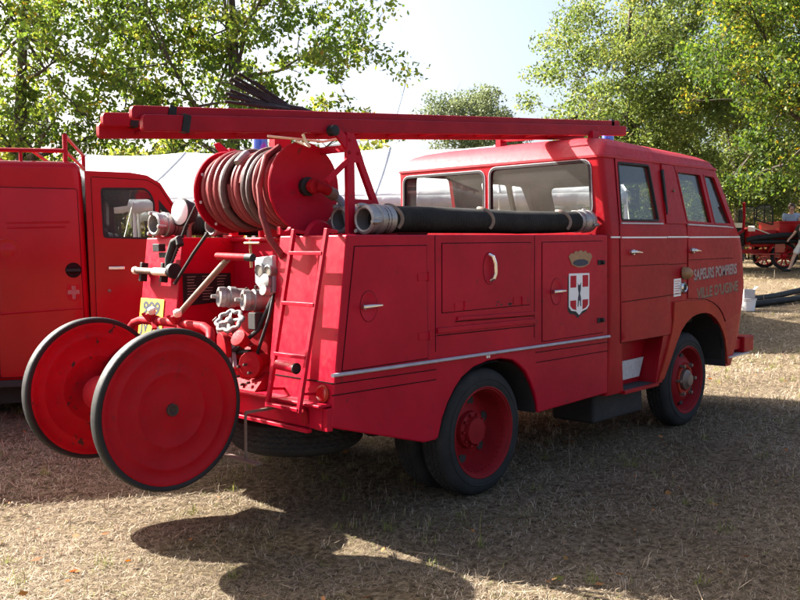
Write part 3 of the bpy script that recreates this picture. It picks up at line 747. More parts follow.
inner = loft([(.50, 5.73, 8.00, 3.41, 5.51, .02, .20)]+LV[1:-1]+[(2.26, 5.722, 7.46, 3.465, 5.545, .05, .22)], .035).build('cut', None)
rwin1 = rpoly([(4.565, 2.168), (4.565, 1.80), (5.47, 1.80), (5.47, 2.168)], .06); rwin2 = rpoly([(3.565, 2.188), (3.545, 1.80), (4.495, 1.80), (4.495, 2.185)], .06)
dw = rpoly([(5.933, 2.192), (6.416, 2.195), (6.492, 1.745), (5.898, 1.742)], .035)
fwn = rpoly([(6.868, 2.178), (7.315, 2.172), (7.447, 1.728), (6.966, 1.742)], .03)
vnt = rpoly([(7.362, 2.172), (7.585, 2.165), (7.845, 1.728), (7.490, 1.728)], .03)
cut = [inner]
for w in (rwin1, rwin2): cut.append(MB().prism(w, 'x', 5.6, 6.0).build('cut', None))
for w in (dw, fwn, vnt): cut.append(MB().prism(w, 'y', 3.2, 5.8).build('cut', None))
wsw = rpoly([(3.66, 2.15), (3.60, 1.76), (5.40, 1.76), (5.34, 2.15)], .06)
cut.append(MB().prism(wsw, 'x', 7.55, 8.4).build('cut', None))
fa = [(6.585, .30), (6.60, .45), (6.70, .62), (6.78, .745), (6.867, .849), (6.95, .905), (7.05, .945), (7.14, .962), (7.224, .968), (7.32, .965), (7.41, .948), (7.522, .900), (7.60, .845), (7.67, .776), (7.73, .69), (7.765, .60), (7.80, .45), (7.81, .30)]
cut.append(MB().prism(fa, 'y', 3.2, 3.80).build('cut', None)); cut.append(MB().prism(fa, 'y', 5.15, 5.8).build('cut', None))
cut.append(MB().prism([(5.975, .452), (6.47, .452), (6.575, .823), (5.915, .823)], 'y', 3.2, 3.56).build('cut', None))
boolean(CAB, cut)
two_tone(CAB, RED2, INNER, (6.9, 4.46, 1.5))
CAB.data.polygons.foreach_set('use_smooth', [True]*len(CAB.data.polygons)); CAB.data.set_sharp_from_angle(angle=R(30))
roof = loft(RF).build('roof', ROOFP, ENG, smooth=30)
MB().box(5.80, 7.55, 3.56, 5.44, 2.207, 2.213).build('headlining', INNER, ENG)
# front arch and step well linings
l = MB(); fa = [(x, max(z, .47)) for x, z in fa[1:-1]]; n = len(fa)
l.add([(x, 3.42, z) for x, z in fa]+[(x, 3.86, z) for x, z in fa], [(i, i+1, n+i+1, n+i) for i in range(n-1)]).add([(x, 3.86, z) for x, z in fa], [tuple(range(n))])
l.build('wheel_well', UND, ENG)
l = MB().box(5.93, 6.60, 3.555, 3.57, .44, .83).box(5.96, 6.50, 3.385, 3.555, .425, .4515)
l.prism([(6.475, .4516), (6.583, .826), (6.60, .826), (6.49, .4516)], 'y', 3.40, 3.555).box(5.90, 6.6, 3.40, 3.555, .8235, .835)
l.build('step_well', REDF if False else RED2, ENG, .003)
panel([(6.02, .64), (6.53, .646), (6.46, .493), (6.05, .49)], [], lambda u, v, t: (u, 3.553-t, v), 0, .012).build('step_plate', GREYW, ENG, .002)
# mudguard flare
outer = [(6.505, .452), (6.60, .62), (6.69, .82), (6.725, .95), (6.728, 1.090), (6.90, 1.092), (7.107, 1.082), (7.23, 1.076), (7.337, 1.061), (7.47, 1.025), (7.581, .972), (7.66, .905), (7.72, .82), (7.775, .70), (7.805, .58), (7.822, .46)]
fl = panel(outer+list(reversed(fa)), [], cabside, .001, .016, .08).build('mudguard', REDF, ENG, .005, smooth=50)
# doors
def door(poly, wins, handle):
    d = panel(poly, wins, cabside, .001, .0075, .07).build('door', RED2, ENG, .0025, smooth=30)
    panel(off(poly, .0045), [off(w, -.012) for w in wins], cabside, .0006, .003, .07).build('door_gap', SEAM, d, smooth=30)  # dark outline under the cab door, colour standing for its shaded gap
    for w in wins:
        panel(w, [off(w, -.016)], cabside, -.012, .011, None).build('window_frame', BLK if len(wins) < 2 else RED2, d, .002)
    hx, hz = handle; y = yside(hz)
    MB().tube([(hx-.07, y-.018, hz), (hx-.04, y-.042, hz+.002), (hx+.01, y-.040, hz), (hx+.075, y-.032, hz-.004)], [.018, .019, .014, .009], 10, flat=.8).lathe([(.026, 0), (.026, .014), (.02, .03)], (hx-.045, y-.005, hz), (0, -1, 0), 16).build('handle', CHR, d)
    return d
DR = door(rpoly([(5.905, 2.222), (6.492, 2.225), (6.575, 1.70), (6.60, 1.55), (6.717, .827), (5.903, .827), (5.868, 1.624), (5.878, 1.74)], 0.0), [dw], (6.075, 1.508))
DF = door([(6.842, 2.225), (7.40, 2.218), (7.60, 2.205), (7.68, 2.14), (7.93, 1.70), (8.04, 1.62), (8.09, 1.50), (8.11, 1.2), (8.09, 1.0), (8.04, .93), (7.74, .86), (7.67, .94), (7.59, 1.0), (7.48, 1.045), (7.345, 1.082), (7.10, 1.103), (6.985, 1.108), (6.978, 1.50), (6.966, 1.72)], [fwn, vnt], (7.075, 1.508))
# glass
GW = []
for w in (dw, fwn, vnt):
    GW.append(panel(w, [], lambda u, v, t: cabside(u, v, t), -.016, -.012).build('window_glass', GLASS, ENG))
    panel(w, [], lambda u, v, t: (u, 8.95-cabside(u, v, 0)[1]+t, v), -.030, -.026).build('window_glass', GLASS, ENG)
RWF = lambda u, v, t: (5.724-t, u, v)
for w in (rwin1, rwin2):
    panel(w, [], RWF, -.014, -.010).build('window_glass', GLASS, ENG)
    panel(off(w, .014), [off(w, -.008)], RWF, -.006, .008).build('window_rubber', BLK, ENG, .003)
    panel(off(w, .018), [off(w, .0135)], RWF, -.002, .007).build('window_trim', STRIP, ENG, .001)
def wsf(u, v, t): 
    xf, rf = xfront(v); return (xf-.02+t, u, v)
panel(wsw, [], wsf, -.004, 0, .2).build('windscreen', GLASS, ENG)
# white pinstripes, window sills
s = MB()
for x0, x1, z in ((5.74, 5.86, 1.622), (5.885, 6.59, 1.620), (6.605, 6.97, 1.622), (6.985, 7.78, 1.620)):
    s.bar((x0, yside(z)-.0065, z), (x1, yside(z)-.0065, z), .010, .012)
s.tube([cabside(7.78+.02*k, 1.62, .009) for k in range(12)], .006, 6)
s.each('pinstripe', WHT, ENG)
s = MB().bar((5.89, yside(1.73)-.012, 1.727), (6.53, yside(1.73)-.012, 1.729), .014, .012).bar((6.965, yside(1.73)-.012, 1.727), (7.74, yside(1.71)-.012, 1.712), .014, .012).tube([cabside(7.74+.02*k, 1.711-.001*k, .012) for k in range(7)], .006, 6)
s.each('sill_trim', STRIP, ENG)
s = MB().bar((5.88, YR-.0085, 1.405), (6.62, YR-.0085, 1.405), .004, .004).bar((5.90, YR-.0085, 1.135), (6.67, YR-.0085, 1.150), .004, .005).bar((6.62, YR-.001, 1.40), (6.96, YR-.001, 1.40), .004, .004).bar((6.69, YR-.001, 1.15), (6.97, YR-.001, 1.155), .004, .004).bar((7.0, YR-.0085, 1.43), (7.85, YR-.0085, 1.43), .004, .004)
s.each('panel_seam', SEAM, ENG)
# raised pillar cover with black finger strip
panel([(6.62, 2.21), (6.83, 2.215), (6.945, 1.76), (6.955, 1.73), (6.60, 1.73)], [], cabside, .001, .012).build('pillar_cover', RED2, ENG, .004)
panel([(6.600, 2.16), (6.632, 2.17), (6.632, 1.83), (6.610, 1.80)], [], cabside, .004, .022).build('finger_strip', BLK, ENG, .003)
MB().lathe([(.012, 0), (.010, .016), (.004, .02)], cabside(6.77, 2.0, .008), (0, -1, 0), 12).build('lock', STEEL, ENG)
# indicator, side lamp, sticker, lettering
MB().lathe([(.012, 0), (.052, .0), (.054, .015), (.045, .05), (.02, .075), (.004, .08)], (6.90, YR-.002, 1.320), (.2, -1, .1), 20).build('side_indicator', BRZ, ENG)
tl = MB().lathe([(.015, 0), (.044, 0), (.046, .018), (.036, .03), (.03, .022), (.002, .022)], (6.885, YR-.002, 1.205), (0, -1, 0), 20).build('side_lamp', CHR, ENG)
MB().lathe([(.029, .0), (.02, .01), (.002, .014)], (6.885, YR-.023, 1.205), (0, -1, 0), 16).build('lamp_lens', BLK, tl)
nt_ = panel([(6.735, 1.278), (6.862, 1.282), (6.862, 1.136), (6.735, 1.132)], [], cabside, .0012, .0022).build('paper_notice', WHT, ENG)
q = MB()
for i in range(6): q.box(6.75, 6.75+random.uniform(.06, .10), YR-.0030, YR-.0023, 1.256-.02*i, 1.262-.02*i)
q.build('notice_lines', REFL, nt_)
for (s_, u0, v0, ang, size, sx, m, t) in (('SAPEURS POMPIERS', 7.51, 1.312, 2.2, .125, .80, SILV, .0092), ('VILLE D\'UGINE', 7.56, 1.152, 2.5, .125, 1.02, GOLD, .0085)):
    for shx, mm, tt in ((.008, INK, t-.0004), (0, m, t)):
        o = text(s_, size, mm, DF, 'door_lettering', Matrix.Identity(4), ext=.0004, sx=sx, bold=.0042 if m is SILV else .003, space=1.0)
        ca, sa = math.cos(R(ang)), math.sin(R(ang))
        me = o.data
        for v in me.vertices:
            x, y, z = v.co; uu = u0+shx+(x*ca-y*sa); vv = v0-shx*.8+(x*sa+y*ca)
            v.co = cabside(uu, vv, tt+z)
# bumper, mirror, parking rod
MB().box(7.86, 8.41, 3.44, 5.48, .56, .66).box(8.20, 8.42, 3.405, 5.52, .53, .68).build('bumper', RED2, ENG, .012)
panel([(7.82, 3.38), (8.30, 3.40), (8.42, 3.47), (8.42, 3.60), (7.82, 3.60)], [], lambda u, v, t: (u, v, .515+t), 0, .012).build('bumper_step', GREYW, ENG, .002)
mr = MB().tube([(8.00, 3.44, 1.62), (8.02, 3.36, 1.68), (7.97, 3.33, 1.80), (7.93, 3.32, 1.93)], .013, 8).build('marker_rod', RED2, ENG)
MB().box(8.05, 8.07, 3.27, 3.33, 1.67, 1.72).build('rod_flag', CRM, mr, .004)
# headlamps, grille (front, out of the photo's view)
for y in (3.72, 5.20): MB().lathe([(.11, -.02), (.115, .02), (.10, .03), (.05, .05), (.002, .055)], (8.27, y, .95), (1, 0, 0), 24).build('headlamp', ALU, ENG)
q = MB()
for k in range(7): q.box(8.26, 8.31, 4.0, 4.92, .75+.06*k, .775+.06*k)
q.build('grille', STRIP, ENG, .003)
# interior
i_ = MB()
for x in (6.05, 7.10):
    i_.box(x-.1, x+.45, 3.6, 5.35, .85, 1.12); i_.bar((x-.12, 4.47, 1.1), (x-.2, 4.47, 1.66), 1.7, .10, (1, 0, 0))
i_.each('seat', SEAT, ENG, bevel=.03)
MB().box(7.55, 7.78, 3.6, 5.35, 1.25, 1.62).build('dashboard', TRIMG, ENG, .03)
n = 28; c = Vector((7.45, 4.95, 1.55)); A = Vector((-.6, 0, .8)); u = A.orthogonal().normalized(); w = A.normalized().cross(u)
MB().tube([c+(u*math.cos(2*math.pi*k/n)+w*math.sin(2*math.pi*k/n))*.2 for k in range(n)], .014, 8, closed=True).bar(c-u*.2, c+u*.2, .03, .015).tube([c, c+Vector((.3, 0, -.4))], .025).build('steering_wheel', BLK, ENG)
# roof bracket under the ladder
rb = MB().box(5.93, 6.02, 4.55, 4.60, 2.36, 2.47).box(5.93, 6.02, 3.66, 3.71, 2.36, 2.44).bar((5.97, 3.68, 2.43), (5.97, 4.58, 2.445), .05, .03)
rb.build('roof_bracket', RED, ENG, .003)
MB().lathe([(.025, -.02), (.035, -.01), (.035, .01), (.025, .02)], (5.92, 3.73, 2.44), (0, 1, 0), 14).build('roof_roller', BLK, ENG)

# ================================================================== LADDER ON THE RACK
LD = thing('extension_ladder', 'long red wooden sliding ladder lying along the top of the fire engine', 'ladder', (4.3, 3.92, 2.25))
def lz(x): return 2.118+.0757*(x-2.12)
def lbeam(y, x0, x1, dz, hgt, wid, name='ladder_beam'):
    a = rpoly([(x0, lz(x0)+dz), (x1, lz(x1)+dz), (x1, lz(x1)+dz+hgt), (x0, lz(x0)+dz+hgt)], .022, 4)
    return MB().prism(a, 'y', y-wid/2, y+wid/2).build(name, REDL, LD, .006)
NB = lbeam(3.70, 2.12, 6.47, 0.0, .078, .036); FB = lbeam(4.08, 2.10, 6.44, 0.0, .078, .036)
TB = lbeam(3.742, 2.09, 6.44, .056, .066, .034); UB = lbeam(4.036, 2.10, 6.40, .056, .066, .034)
q = MB(); x = 2.3
while x < 6.35:
    q.tube([(x, 3.70, lz(x)+.03), (x, 4.08, lz(x)+.03)], .013, 8); q.tube([(x+.12, 3.742, lz(x)+.092), (x+.12, 4.036, lz(x)+.092)], .012, 8); x += .30
q.each('rung', REDL, LD)
q = MB()
for y, x, dz, hh in ((3.70, 2.34, -.003, .084), (3.742, 2.29, .054, .072), (4.08, 2.30, -.003, .084)):
    w = .041 if y != 3.742 else .039
    if y == 4.08: y, x, dz, hh = 4.036, 2.26, .054, .072
    q.bar((x, y, lz(x)+dz), (x+.015, y, lz(x)+dz+hh), .05, w, (1, 0, 0))
q.bar((6.33, 3.74, lz(6.33)+.05), (6.335, 3.74, lz(6.33)+.135), .03, .042, (1, 0, 0))
q.each('iron_strap', BLK, LD, bevel=.002)
q = MB().tube([(3.1, 3.72, lz(3.1)-.005), (3.12, 3.72, lz(3.1)-.05), (3.18, 3.76, lz(3.1)-.06), (3.2, 3.9, lz(3.1)-.02)], .008, 8).tube([(3.0, 3.9, lz(3)+.0), (3.4, 3.9, lz(3.4)-.03), (3.6, 3.86, lz(3.6))], .007, 6)
q.build('lashing_rope', CRM, LD)

# fire beater: dark stick bundle on top of the ladder
fb = MB(); rnd = random.Random(5)
base = Vector((3.34, 4.0, 2.375))
for k in range(8):
    a = k/7; tip = Vector((2.79+.13*a+.02*math.sin(k*2.1), 4.0+.010*k, 2.362+.185*a+.008*math.sin(k*1.7)))
    st_ = base+Vector((-.12*(1-a), .010*k, -.012*(1-a))); mid = st_.lerp(tip, .5)+Vector((0, 0, -.012*math.sin(math.pi*a)))
    fb.tube([st_, mid, tip], [.013, .012, .008], 6)
fb.tube([base+Vector((.12, .01, -.025)), base+Vector((.0, .02, 0)), base+Vector((-.10, .05, .01))], .020, 8)
for k in range(9):
    t0 = rnd.uniform(.45, .95); a = rnd.random(); p0 = base.lerp(Vector((2.79+.13*a, 4.04, 2.365+.18*a)), t0); fb.tube([p0, p0+Vector((-.08, rnd.uniform(-.03, .05), rnd.uniform(.0, .05)))], [.005, .002], 5)
tag(fb.build('fire_beater', WOOD), 'bundle of thin dark sticks lying fanned out on top of the red ladder', 'fire beater')

# ================================================================== SUCTION HOSES
HOSEB = paint('dusty_black_ribbed_rubber', (.016, .0155, .015), rough=.75, coat=0, var=.5, dirt=.7, dirtcol=(.06, .052, .045), scale=5, spec=.25, bump=.03)
def hose(pts, r, cap0, cap1, label, group='suction hoses on the fire engine'):
    h = thing('suction_hose', label, 'hose', pts[0], group)
    P = [Vector(p) for p in pts]; fine = []
    for i in range(len(P)-1):
        nseg = max(2, int((P[i+1]-P[i]).length/.012))
        for k in range(nseg): fine.append(P[i].lerp(P[i+1], k/nseg))
    fine.append(P[-1])
    MB().tube(fine, [r*(1+(.045 if k % 2 else -.045)) for k in range(len(fine))], 20).build('hose_body', HOSEB, h, smooth=50)
    for p, q, on in ((P[0], P[1], cap0), (P[-1], P[-2], cap1)):
        if not on: continue
        ax_ = (p-q).normalized()
        c = MB().lathe([(r*.98, -.10), (r*1.10, -.10), (r*1.12, -.075), (r*1.02, -.06), (r*1.02, -.03), (r*1.15, -.02), (r*1.18, .015), (r*1.05, .02), (r*1.05, .045), (r*1.14, .05), (r*1.12, .085), (r*.92, .092), (r*.80, .088), (r*.78, -.05), (.002, -.05)], p, ax_, 30)
        u = ax_.orthogonal().normalized(); w = ax_.cross(u)
        for k in range(3):
            a = 2.1*k+.6; ctr = p+ax_*.075+(u*math.cos(a)+w*math.sin(a))*r*1.12
            c.lathe([(.012, -.035), (.016, 0), (.012, .03)], ctr, ax_, 8)
        c.build('coupling', ALU, h, .002)
    return h
HZ = 1.728
H1 = hose([(3.47, 3.545, HZ), (3.9, 3.546, HZ+.006), (4.4, 3.545, HZ+.002), (4.8, 3.548, HZ-.004), (5.2, 3.551, HZ+.001), (5.60, 3.55, HZ+.012)], .074, True, True, 'black ribbed suction hose with a coupling at both ends, along the near deck edge')
q = MB()
for x in (3.585, 4.42, 5.30):
    n = 14; q.tube([(x+.02*math.cos(math.pi*k/n*2), 3.545-.082*math.cos(math.pi*k/n), HZ+.002+.080*math.sin(math.pi*k/n)) for k in range(-3, n-5)], .006, 8, flat=2.0)
q.each('retaining_strap', STEEL, H1)
hose([(3.48, 3.76, HZ), (4.4, 3.76, HZ), (5.4, 3.76, HZ)], .072, True, False, 'second suction hose tucked behind the right edge hose, beside the feed pipe')
hose([(3.16, 5.24, 1.728), (4.2, 5.24, 1.728), (5.5, 5.24, 1.73)], .070, True, False, 'suction hose along the left edge of the deck, its open coupling beside the searchlight')
hose([(3.46, 5.02, 1.722), (4.4, 5.02, 1.722), (5.5, 5.03, 1.722)], .068, True, False, 'suction hose behind the searchlight, next to the hose drum flange')

# ================================================================== HOSE CART ON THE TAIL
HC = thing('hose_reel_cart', 'two wheeled hose reel cart hung on the tail, with solid red disc wheels', 'hose cart', (2.4, 4.38, .33))
CX, CZ = 2.385, .752
def discwheel(y, m, face, CX=CX):
    w = holder('wheel', HC, (CX, y, CZ))
    # solid rubber tyre
    prof = [(.384, -.026), (.394, -.034), (.410, -.034), (.417, -.027), (.419, -.010), (.419, .010), (.417, .027), (.410, .034), (.394, .034), (.384, .026)]
    t = MB().lathe(prof, (CX, y, CZ), (0, 1, 0), 96, close=False); n = 96
    t.build('tyre', BLK, w, smooth=40)
    d = [(.392, .014), (.388, .020), (.380, .021), (.366, .016), (.352, .011), (.320, .0095), (.312, .012), (.302, .0122), (.294, .009), (.24, .006), (.206, .0045), (.198, .0075), (.188, .0078), (.180, .0045), (.10, .003), (.07, .006), (.03, .008)]
    outp = [(r, t_+.012) for r, t_ in d]; inn = [(r, -(t_+.012)) for r, t_ in reversed(d)]
    dd = MB().lathe(outp+[(.002, .02), (.002, -.02)]+inn, (CX, y, CZ), (0, -1, 0), 80, close=False).lathe([(.389, -.025), (.389, .025)], (CX, y, CZ), (0, 1, 0), 80, close=False)
    dd.build('disc', m, w, smooth=30)
    if face: MB().lathe([(.034, .0), (.032, .022), (.027, .025), (.020, .020), (.015, .012), (.012, .012), (.004, .014)], (CX, y-.012, CZ), (0, -1, 0), 20).build('hub', RUST, w)
    return w
w1 = discwheel(3.955, REDD, True); w2 = discwheel(4.90, REDC, False, CX+.065)
MB().tube([(CX, 3.955, CZ), (CX+.065, 4.90, CZ)], .028, 16).lathe([(.10, -.33), (.10, .33)], (CX, 4.38, CZ), (0, 1, 0), 24).build('axle', REDP, HC)
q = MB()
hp = [(CX+.05, 4.06, CZ), (2.62, 4.06, .98), (2.72, 4.075, 1.075), (2.745, 4.12, 1.118), (2.75, 4.19, 1.137), (2.75, 4.55, 1.140), (2.75, 4.86, 1.137), (2.745, 4.94, 1.115), (2.73, 5.02, 1.04), (2.62, 5.03, .98), (CX+.05, 4.72, CZ)]
q.tube(hp[:9], .026, 14)
q.build('frame_tube', REDP, HC)
q = MB().bar((CX, 4.06, CZ), (2.62, 4.06, .98), .03, .05).bar((CX, 4.70, CZ), (2.72, 4.98, 1.05), .03, .05)
q.each('frame_arm', REDP, HC, bevel=.003)
for y in (4.66, 4.84): MB().prism([(2.40, .70), (2.97, .60), (2.97, .80), (2.78, .86), (2.40, .80)], 'y', y-.02, y+.02).box(2.80, 2.95, y-.03, y+.03, .44, .615).build('shadow_filler_arm', REDP, HC, .003)  # hidden arms added to fill the ground shadow between cart and tail
q = MB()
for y in (4.42, 4.70):
    q.lathe([(.034, -.02), (.036, 0), (.034, .02)], (2.75, y, 1.139), (0, 1, 0), 16); q.bar((2.735, y, 1.15), (2.71, y, 1.195), .05, .022, (0, 1, 0)); q.bar((2.73, y+.03, 1.14), (2.71, y+.07, 1.185), .03, .014).bar((2.73, y-.02, 1.14), (2.70, y-.075, 1.10), .03, .014)
q.each('clamp', REDP, HC, bevel=.002)
q = MB()
for y in (4.39, 4.67): q.lathe([(.02, -.016), (.024, -.006), (.024, .014), (.015, .022)], (2.70, y-.02, 1.205), (-.3, -.3, 1), 12)
q.each('clamp_knob', CRM, HC)
q = MB().tube([(2.745, 4.50, 1.15), (2.74, 3.93, 1.515)], .017, 12).build('drawbar', STEEL, HC)
q = MB().tube([(2.73, 4.01, 1.532), (2.73, 3.715, 1.526)], .019, 12).build('handle', REDP, HC)
MB().tube([(2.73, 3.745, 1.5266), (2.73, 3.69, 1.5255)], .0205, 12).build('handle_grip', BLK, HC)
MB().bar((2.75, 3.81, .70), (2.75, 3.815, .39), .011, .011).bar((2.72, 4.02, .455), (2.75, 3.70, .44), .045, .010).bar((2.75, 3.81, .70), (2.95, 3.81, .70), .014, .014).build('prop_stand', STEEL, HC)
# ================================================================== RED VAN
VD = 7.1; VS = 7.1/7.2
vp = FWD*VD+RGT*(-3.3*VS); VAN = thing('panel_van', 'glossy red panel van with a roof rack, parked behind the fire engine tail', 'van', (vp.x, vp.y, 1.6-1.6*1.0757), None, R(44.04-75)); VAN.scale = (1.0757,)*3
def vput(o): o.matrix_parent_inverse = Matrix.Identity(4); o.parent = VAN; return o
def vb(mb, name, m, parent=None, **k):
    o = mb.build(name, m, None, **k)
    o.parent = parent or VAN; return o
cargo = [(-2.6, .56), (.655, .56), (.645, 1.2), (.63, 1.7), (.615, 2.10), (.60, 2.235), (-2.55, 2.245)]
cgo = MB().prism(cargo, 'y', 0, 1.85).build('cargo_body', REDV)
def archcut(x): return [MB().lathe([(.40, 0), (.40, .30)], (x, -.1, .56), (0, 1, 0), 32).build('cut', None), MB().lathe([(.40, 0), (.40, .30)], (x, 1.65, .56), (0, 1, 0), 32).build('cut', None)]
boolean(cgo, archcut(-1.85)); cgo.data.materials.clear(); cgo.data.materials.append(REDV); cgo.parent = VAN
cgo.data.polygons.foreach_set('use_smooth', [True]*len(cgo.data.polygons)); cgo.data.set_sharp_from_angle(angle=R(35))
bv = cgo.modifiers.new('bevel', 'BEVEL'); bv.width = .06; bv.segments = 5; bv.limit_method = 'ANGLE'; bv.angle_limit = R(50); bv.harden_normals = True
cabp = [(.66, .56), (1.95, .56), (2.02, .80), (2.0, 1.18), (1.85, 1.36), (1.50, 1.50), (1.42, 1.64), (1.33, 1.86), (1.20, 2.075), (1.10, 2.135), (.98, 2.155), (.64, 2.165)]
vc = MB().prism(cabp, 'y', .02, 1.83).build('cab', REDV)
ci = [(.70, .62), (1.3, .62), (1.45, 1.5), (1.38, 1.66), (1.29, 1.84), (1.17, 2.04), (1.08, 2.095), (.98, 2.11), (.70, 2.12)]
c1 = MB().prism(ci, 'y', .055, 1.795).build('cut', None)
vw = rpoly([(.755, 2.035), (1.085, 2.037), (1.125, 2.0), (1.155, 1.93), (1.155, 1.635), (.765, 1.648)], .03); vq = [(1.185, 1.945), (1.31, 1.79), (1.34, 1.70), (1.185, 1.70)]
c2 = MB().prism(vw, 'y', -.2, 2.2).build('cut', None); c3 = MB().prism(vq, 'y', -.2, 2.2).build('cut', None)
c4 = MB().prism([(1.46, 1.69), (1.22, 2.035), (1.10, 2.0), (1.2, 1.66)], 'y', .14, 1.71).build('cut', None)
boolean(vc, [c1, c2, c3, c4]+archcut(1.42)); two_tone(vc, REDV, INNER, (1.1, .92, 1.3)); vc.parent = VAN
bv = vc.modifiers.new('bevel', 'BEVEL'); bv.width = .018; bv.segments = 3; bv.limit_method = 'ANGLE'; bv.angle_limit = R(50)
VF = lambda u, v, t: (u, .02-t, v)
def bow(v): return .004+.032*math.sin(math.pi*min(1, max(0, (v-.58)/1.52)))
VC = lambda u, v, t: (u, -bow(v)-t, v)
dp = rpoly([(.70, .60), (1.40, .60), (1.43, 1.2), (1.40, 1.64), (1.32, 1.83), (1.19, 2.045), (1.10, 2.095), (.69, 2.115), (.70, 1.5)], .02)
o = panel(dp, [vw, vq], VF, 0, .010).build('door', REDV, None, .004); o.parent = VAN; vdoor = o
o = panel(off(dp, .0045), [off(dp, -.004)], VF, 0, .004).build('door_gap', SEAM, None); o.parent = vdoor  # dark ring drawn as the shaded gap of the van door
for w in (vw, vq):
    o = panel(w, [off(w, -.014)], VF, -.01, .013).build('window_rubber', BLK, None); o.parent = vdoor
    o = panel(w, [], VF, -.014, -.010).build('window_glass', GLASS, None); o.parent = vdoor
o = panel(vw, [], lambda u, v, t: (u, 1.80+t, v), 0, .004).build('window_glass', GLASS, None); o.parent = VAN
o = MB().box(.80, .92, -.022, .012, 1.404, 1.428).build('handle', CHR, None, .004); o.parent = vdoor
o = MB().lathe([(.014, 0), (.012, .008), (.004, .01)], (.80, .012, 1.24), (0, -1, 0), 12).build('lock', STEEL, None); o.parent = vdoor
# sliding door of the cargo part, its recess handle, pressed lines, fuel cap, badge
sd = rpoly([(.0, .60), (.615, .60), (.603, 1.3), (.585, 2.02), (.0, 2.03)], .02)
o = panel(sd, [], VC, -.06, .003, .06).build('sliding_door', REDV, None, .004, smooth=40); o.parent = VAN
o = panel([(-1.42, .59), (-.006, .59), (-.006, 2.03), (-2.50, 2.03), (-2.52, 1.1), (-2.27, .98), (-1.42, .98)], [], VC, -.06, .003, .08).build('side_panel', REDV, None, .004, smooth=40); o.parent = VAN
o = panel(off(sd, .004), [off(sd, -.002)], VC, -.002, .0015).build('door_gap', SEAM, None); o.parent = VAN  # dark line painted for the shade in the sliding door gap
q = MB().lathe([(.058, .001), (.055, .004), (.045, .0045), (.002, .0045)], (.545, -bow(1.405)-.003, 1.405), (0, -1, 0), 28); o = q.build('handle_cup', SEAM, None); o.parent = VAN
o = MB().box(.495, .60, -bow(1.405)-.03, -bow(1.405)-.012, 1.393, 1.417).box(.53, .56, -bow(1.405)-.0125, -bow(1.405)+.002, 1.397, 1.413).build('handle', BLK, None, .005); o.parent = VAN
q = MB()
for (x0, x1, z) in ((.07, .53, 1.765), (.085, .50, 1.728)): yb = -bow(z)-.002; q.tube([(x0, yb+.004, z), (x0+.02, yb-.001, z), (x1-.02, yb-.001, z+.006), (x1, yb+.004, z+.006)], .007, 8)
q.tube([(.02, -bow(1.085), 1.085), (.60, -bow(1.115), 1.115)], .009, 8)
o = q.build('pressed_line', REDV, None); o.parent = VAN
o = MB().lathe([(.10, .0), (.097, .003), (.085, .004), (.075, .001), (.05, .002), (.045, .005), (.002, .005)], (.085, -bow(1.555)-.001, 1.555), (0, -1, 0), 32).build('fuel_cap', REDV, None); o.parent = VAN
BADG = paint('worn_badge_white', (.36, .10, .10), rough=.5, coat=0, var=.3, scale=30, dirt=.6, dirtcol=(.40, .01, .01))
bx, bz = .545, 1.235
o = panel([(bx-.052, bz+.062), (bx+.045, bz+.060), (bx+.045, bz-.045), (bx, bz-.07), (bx-.052, bz-.045)], [], VC, .003, .0037).build('worn_badge', REDD, None); o.parent = VAN; bd = o
q = MB()
for p in ([(bx-.045, bz+.018), (bx+.038, bz+.02), (bx+.04, bz-.012), (bx-.047, bz-.014)], [(bx-.018, bz+.052), (bx+.012, bz+.05), (bx+.01, bz-.05), (bx-.012, bz-.05)]): 
    o = panel(p, [], VC, .0039 if q.v else .0044, .0046 if q.v else .0052).build('badge_cross', BADG, None); o.parent = bd; q.v.append(0)
q = MB().box(-1.42, .66, .005, .05, .52, .575).box(.66, 1.01, .025, .06, .53, .575)
for o in q.each('sill', UND, None, bevel=.006): o.parent = VAN
# wheels
for i, (x, y) in enumerate(((1.42, .03), (-1.85, .03), (1.42, 1.82), (-1.85, 1.82))):
    s_ = -1 if y < 1 else 1
    o = MB().lathe([(.20, -.16), (.27, -.17), (.32, -.14), (.33, -.1), (.33, -.03), (.31, .0), (.24, .01), (.19, .005), (.17, -.02), (.05, -.01), (.002, -.01)], (x, y, .56), (0, s_, 0), 36).build('wheel', RUBR, None); o.parent = VAN
o = MB().box(-2.5, 1.9, .25, 1.6, .36, .56).build('underbody', UND, None); o.parent = VAN
q = MB().box(.72, 1.1, .15, .75, .8, 1.05).box(.72, 1.1, 1.1, 1.7, .8, 1.05).box(.70, .80, .15, .75, 1.05, 1.70).box(.70, .80, 1.1, 1.7, 1.05, 1.70).box(.70, .78, .25, .6, 1.74, 1.95).box(1.2, 1.42, .06, 1.79, 1.2, 1.6)
o = q.build('seat', SEAT, None, .02); o.parent = VAN
o = MB().add([(.70, .07, 2.09), (.98, .07, 2.05), (.92, .8, 1.93), (.70, .8, 1.90), (.70, .07, 2.105), (1.0, .07, 2.09), (.97, .8, 2.09), (.70, .8, 2.105)], [(0, 1, 2, 3), (4, 5, 6, 7), (0, 1, 5, 4), (1, 2, 6, 5), (2, 3, 7, 6), (3, 0, 4, 7)]).build('sun_visor', SEAT, None); o.parent = VAN
c = Vector((1.12, 1.35, 1.58)); A = Vector((-.5, 0, .8)); u = A.orthogonal().normalized(); w = A.normalized().cross(u)
o = MB().tube([c+(u*math.cos(2*math.pi*k/24)+w*math.sin(2*math.pi*k/24))*.19 for k in range(24)], .014, 8, closed=True).bar(c-w*.19, c+w*.19, .03, .015).build('steering_wheel', BLK, None); o.parent = VAN
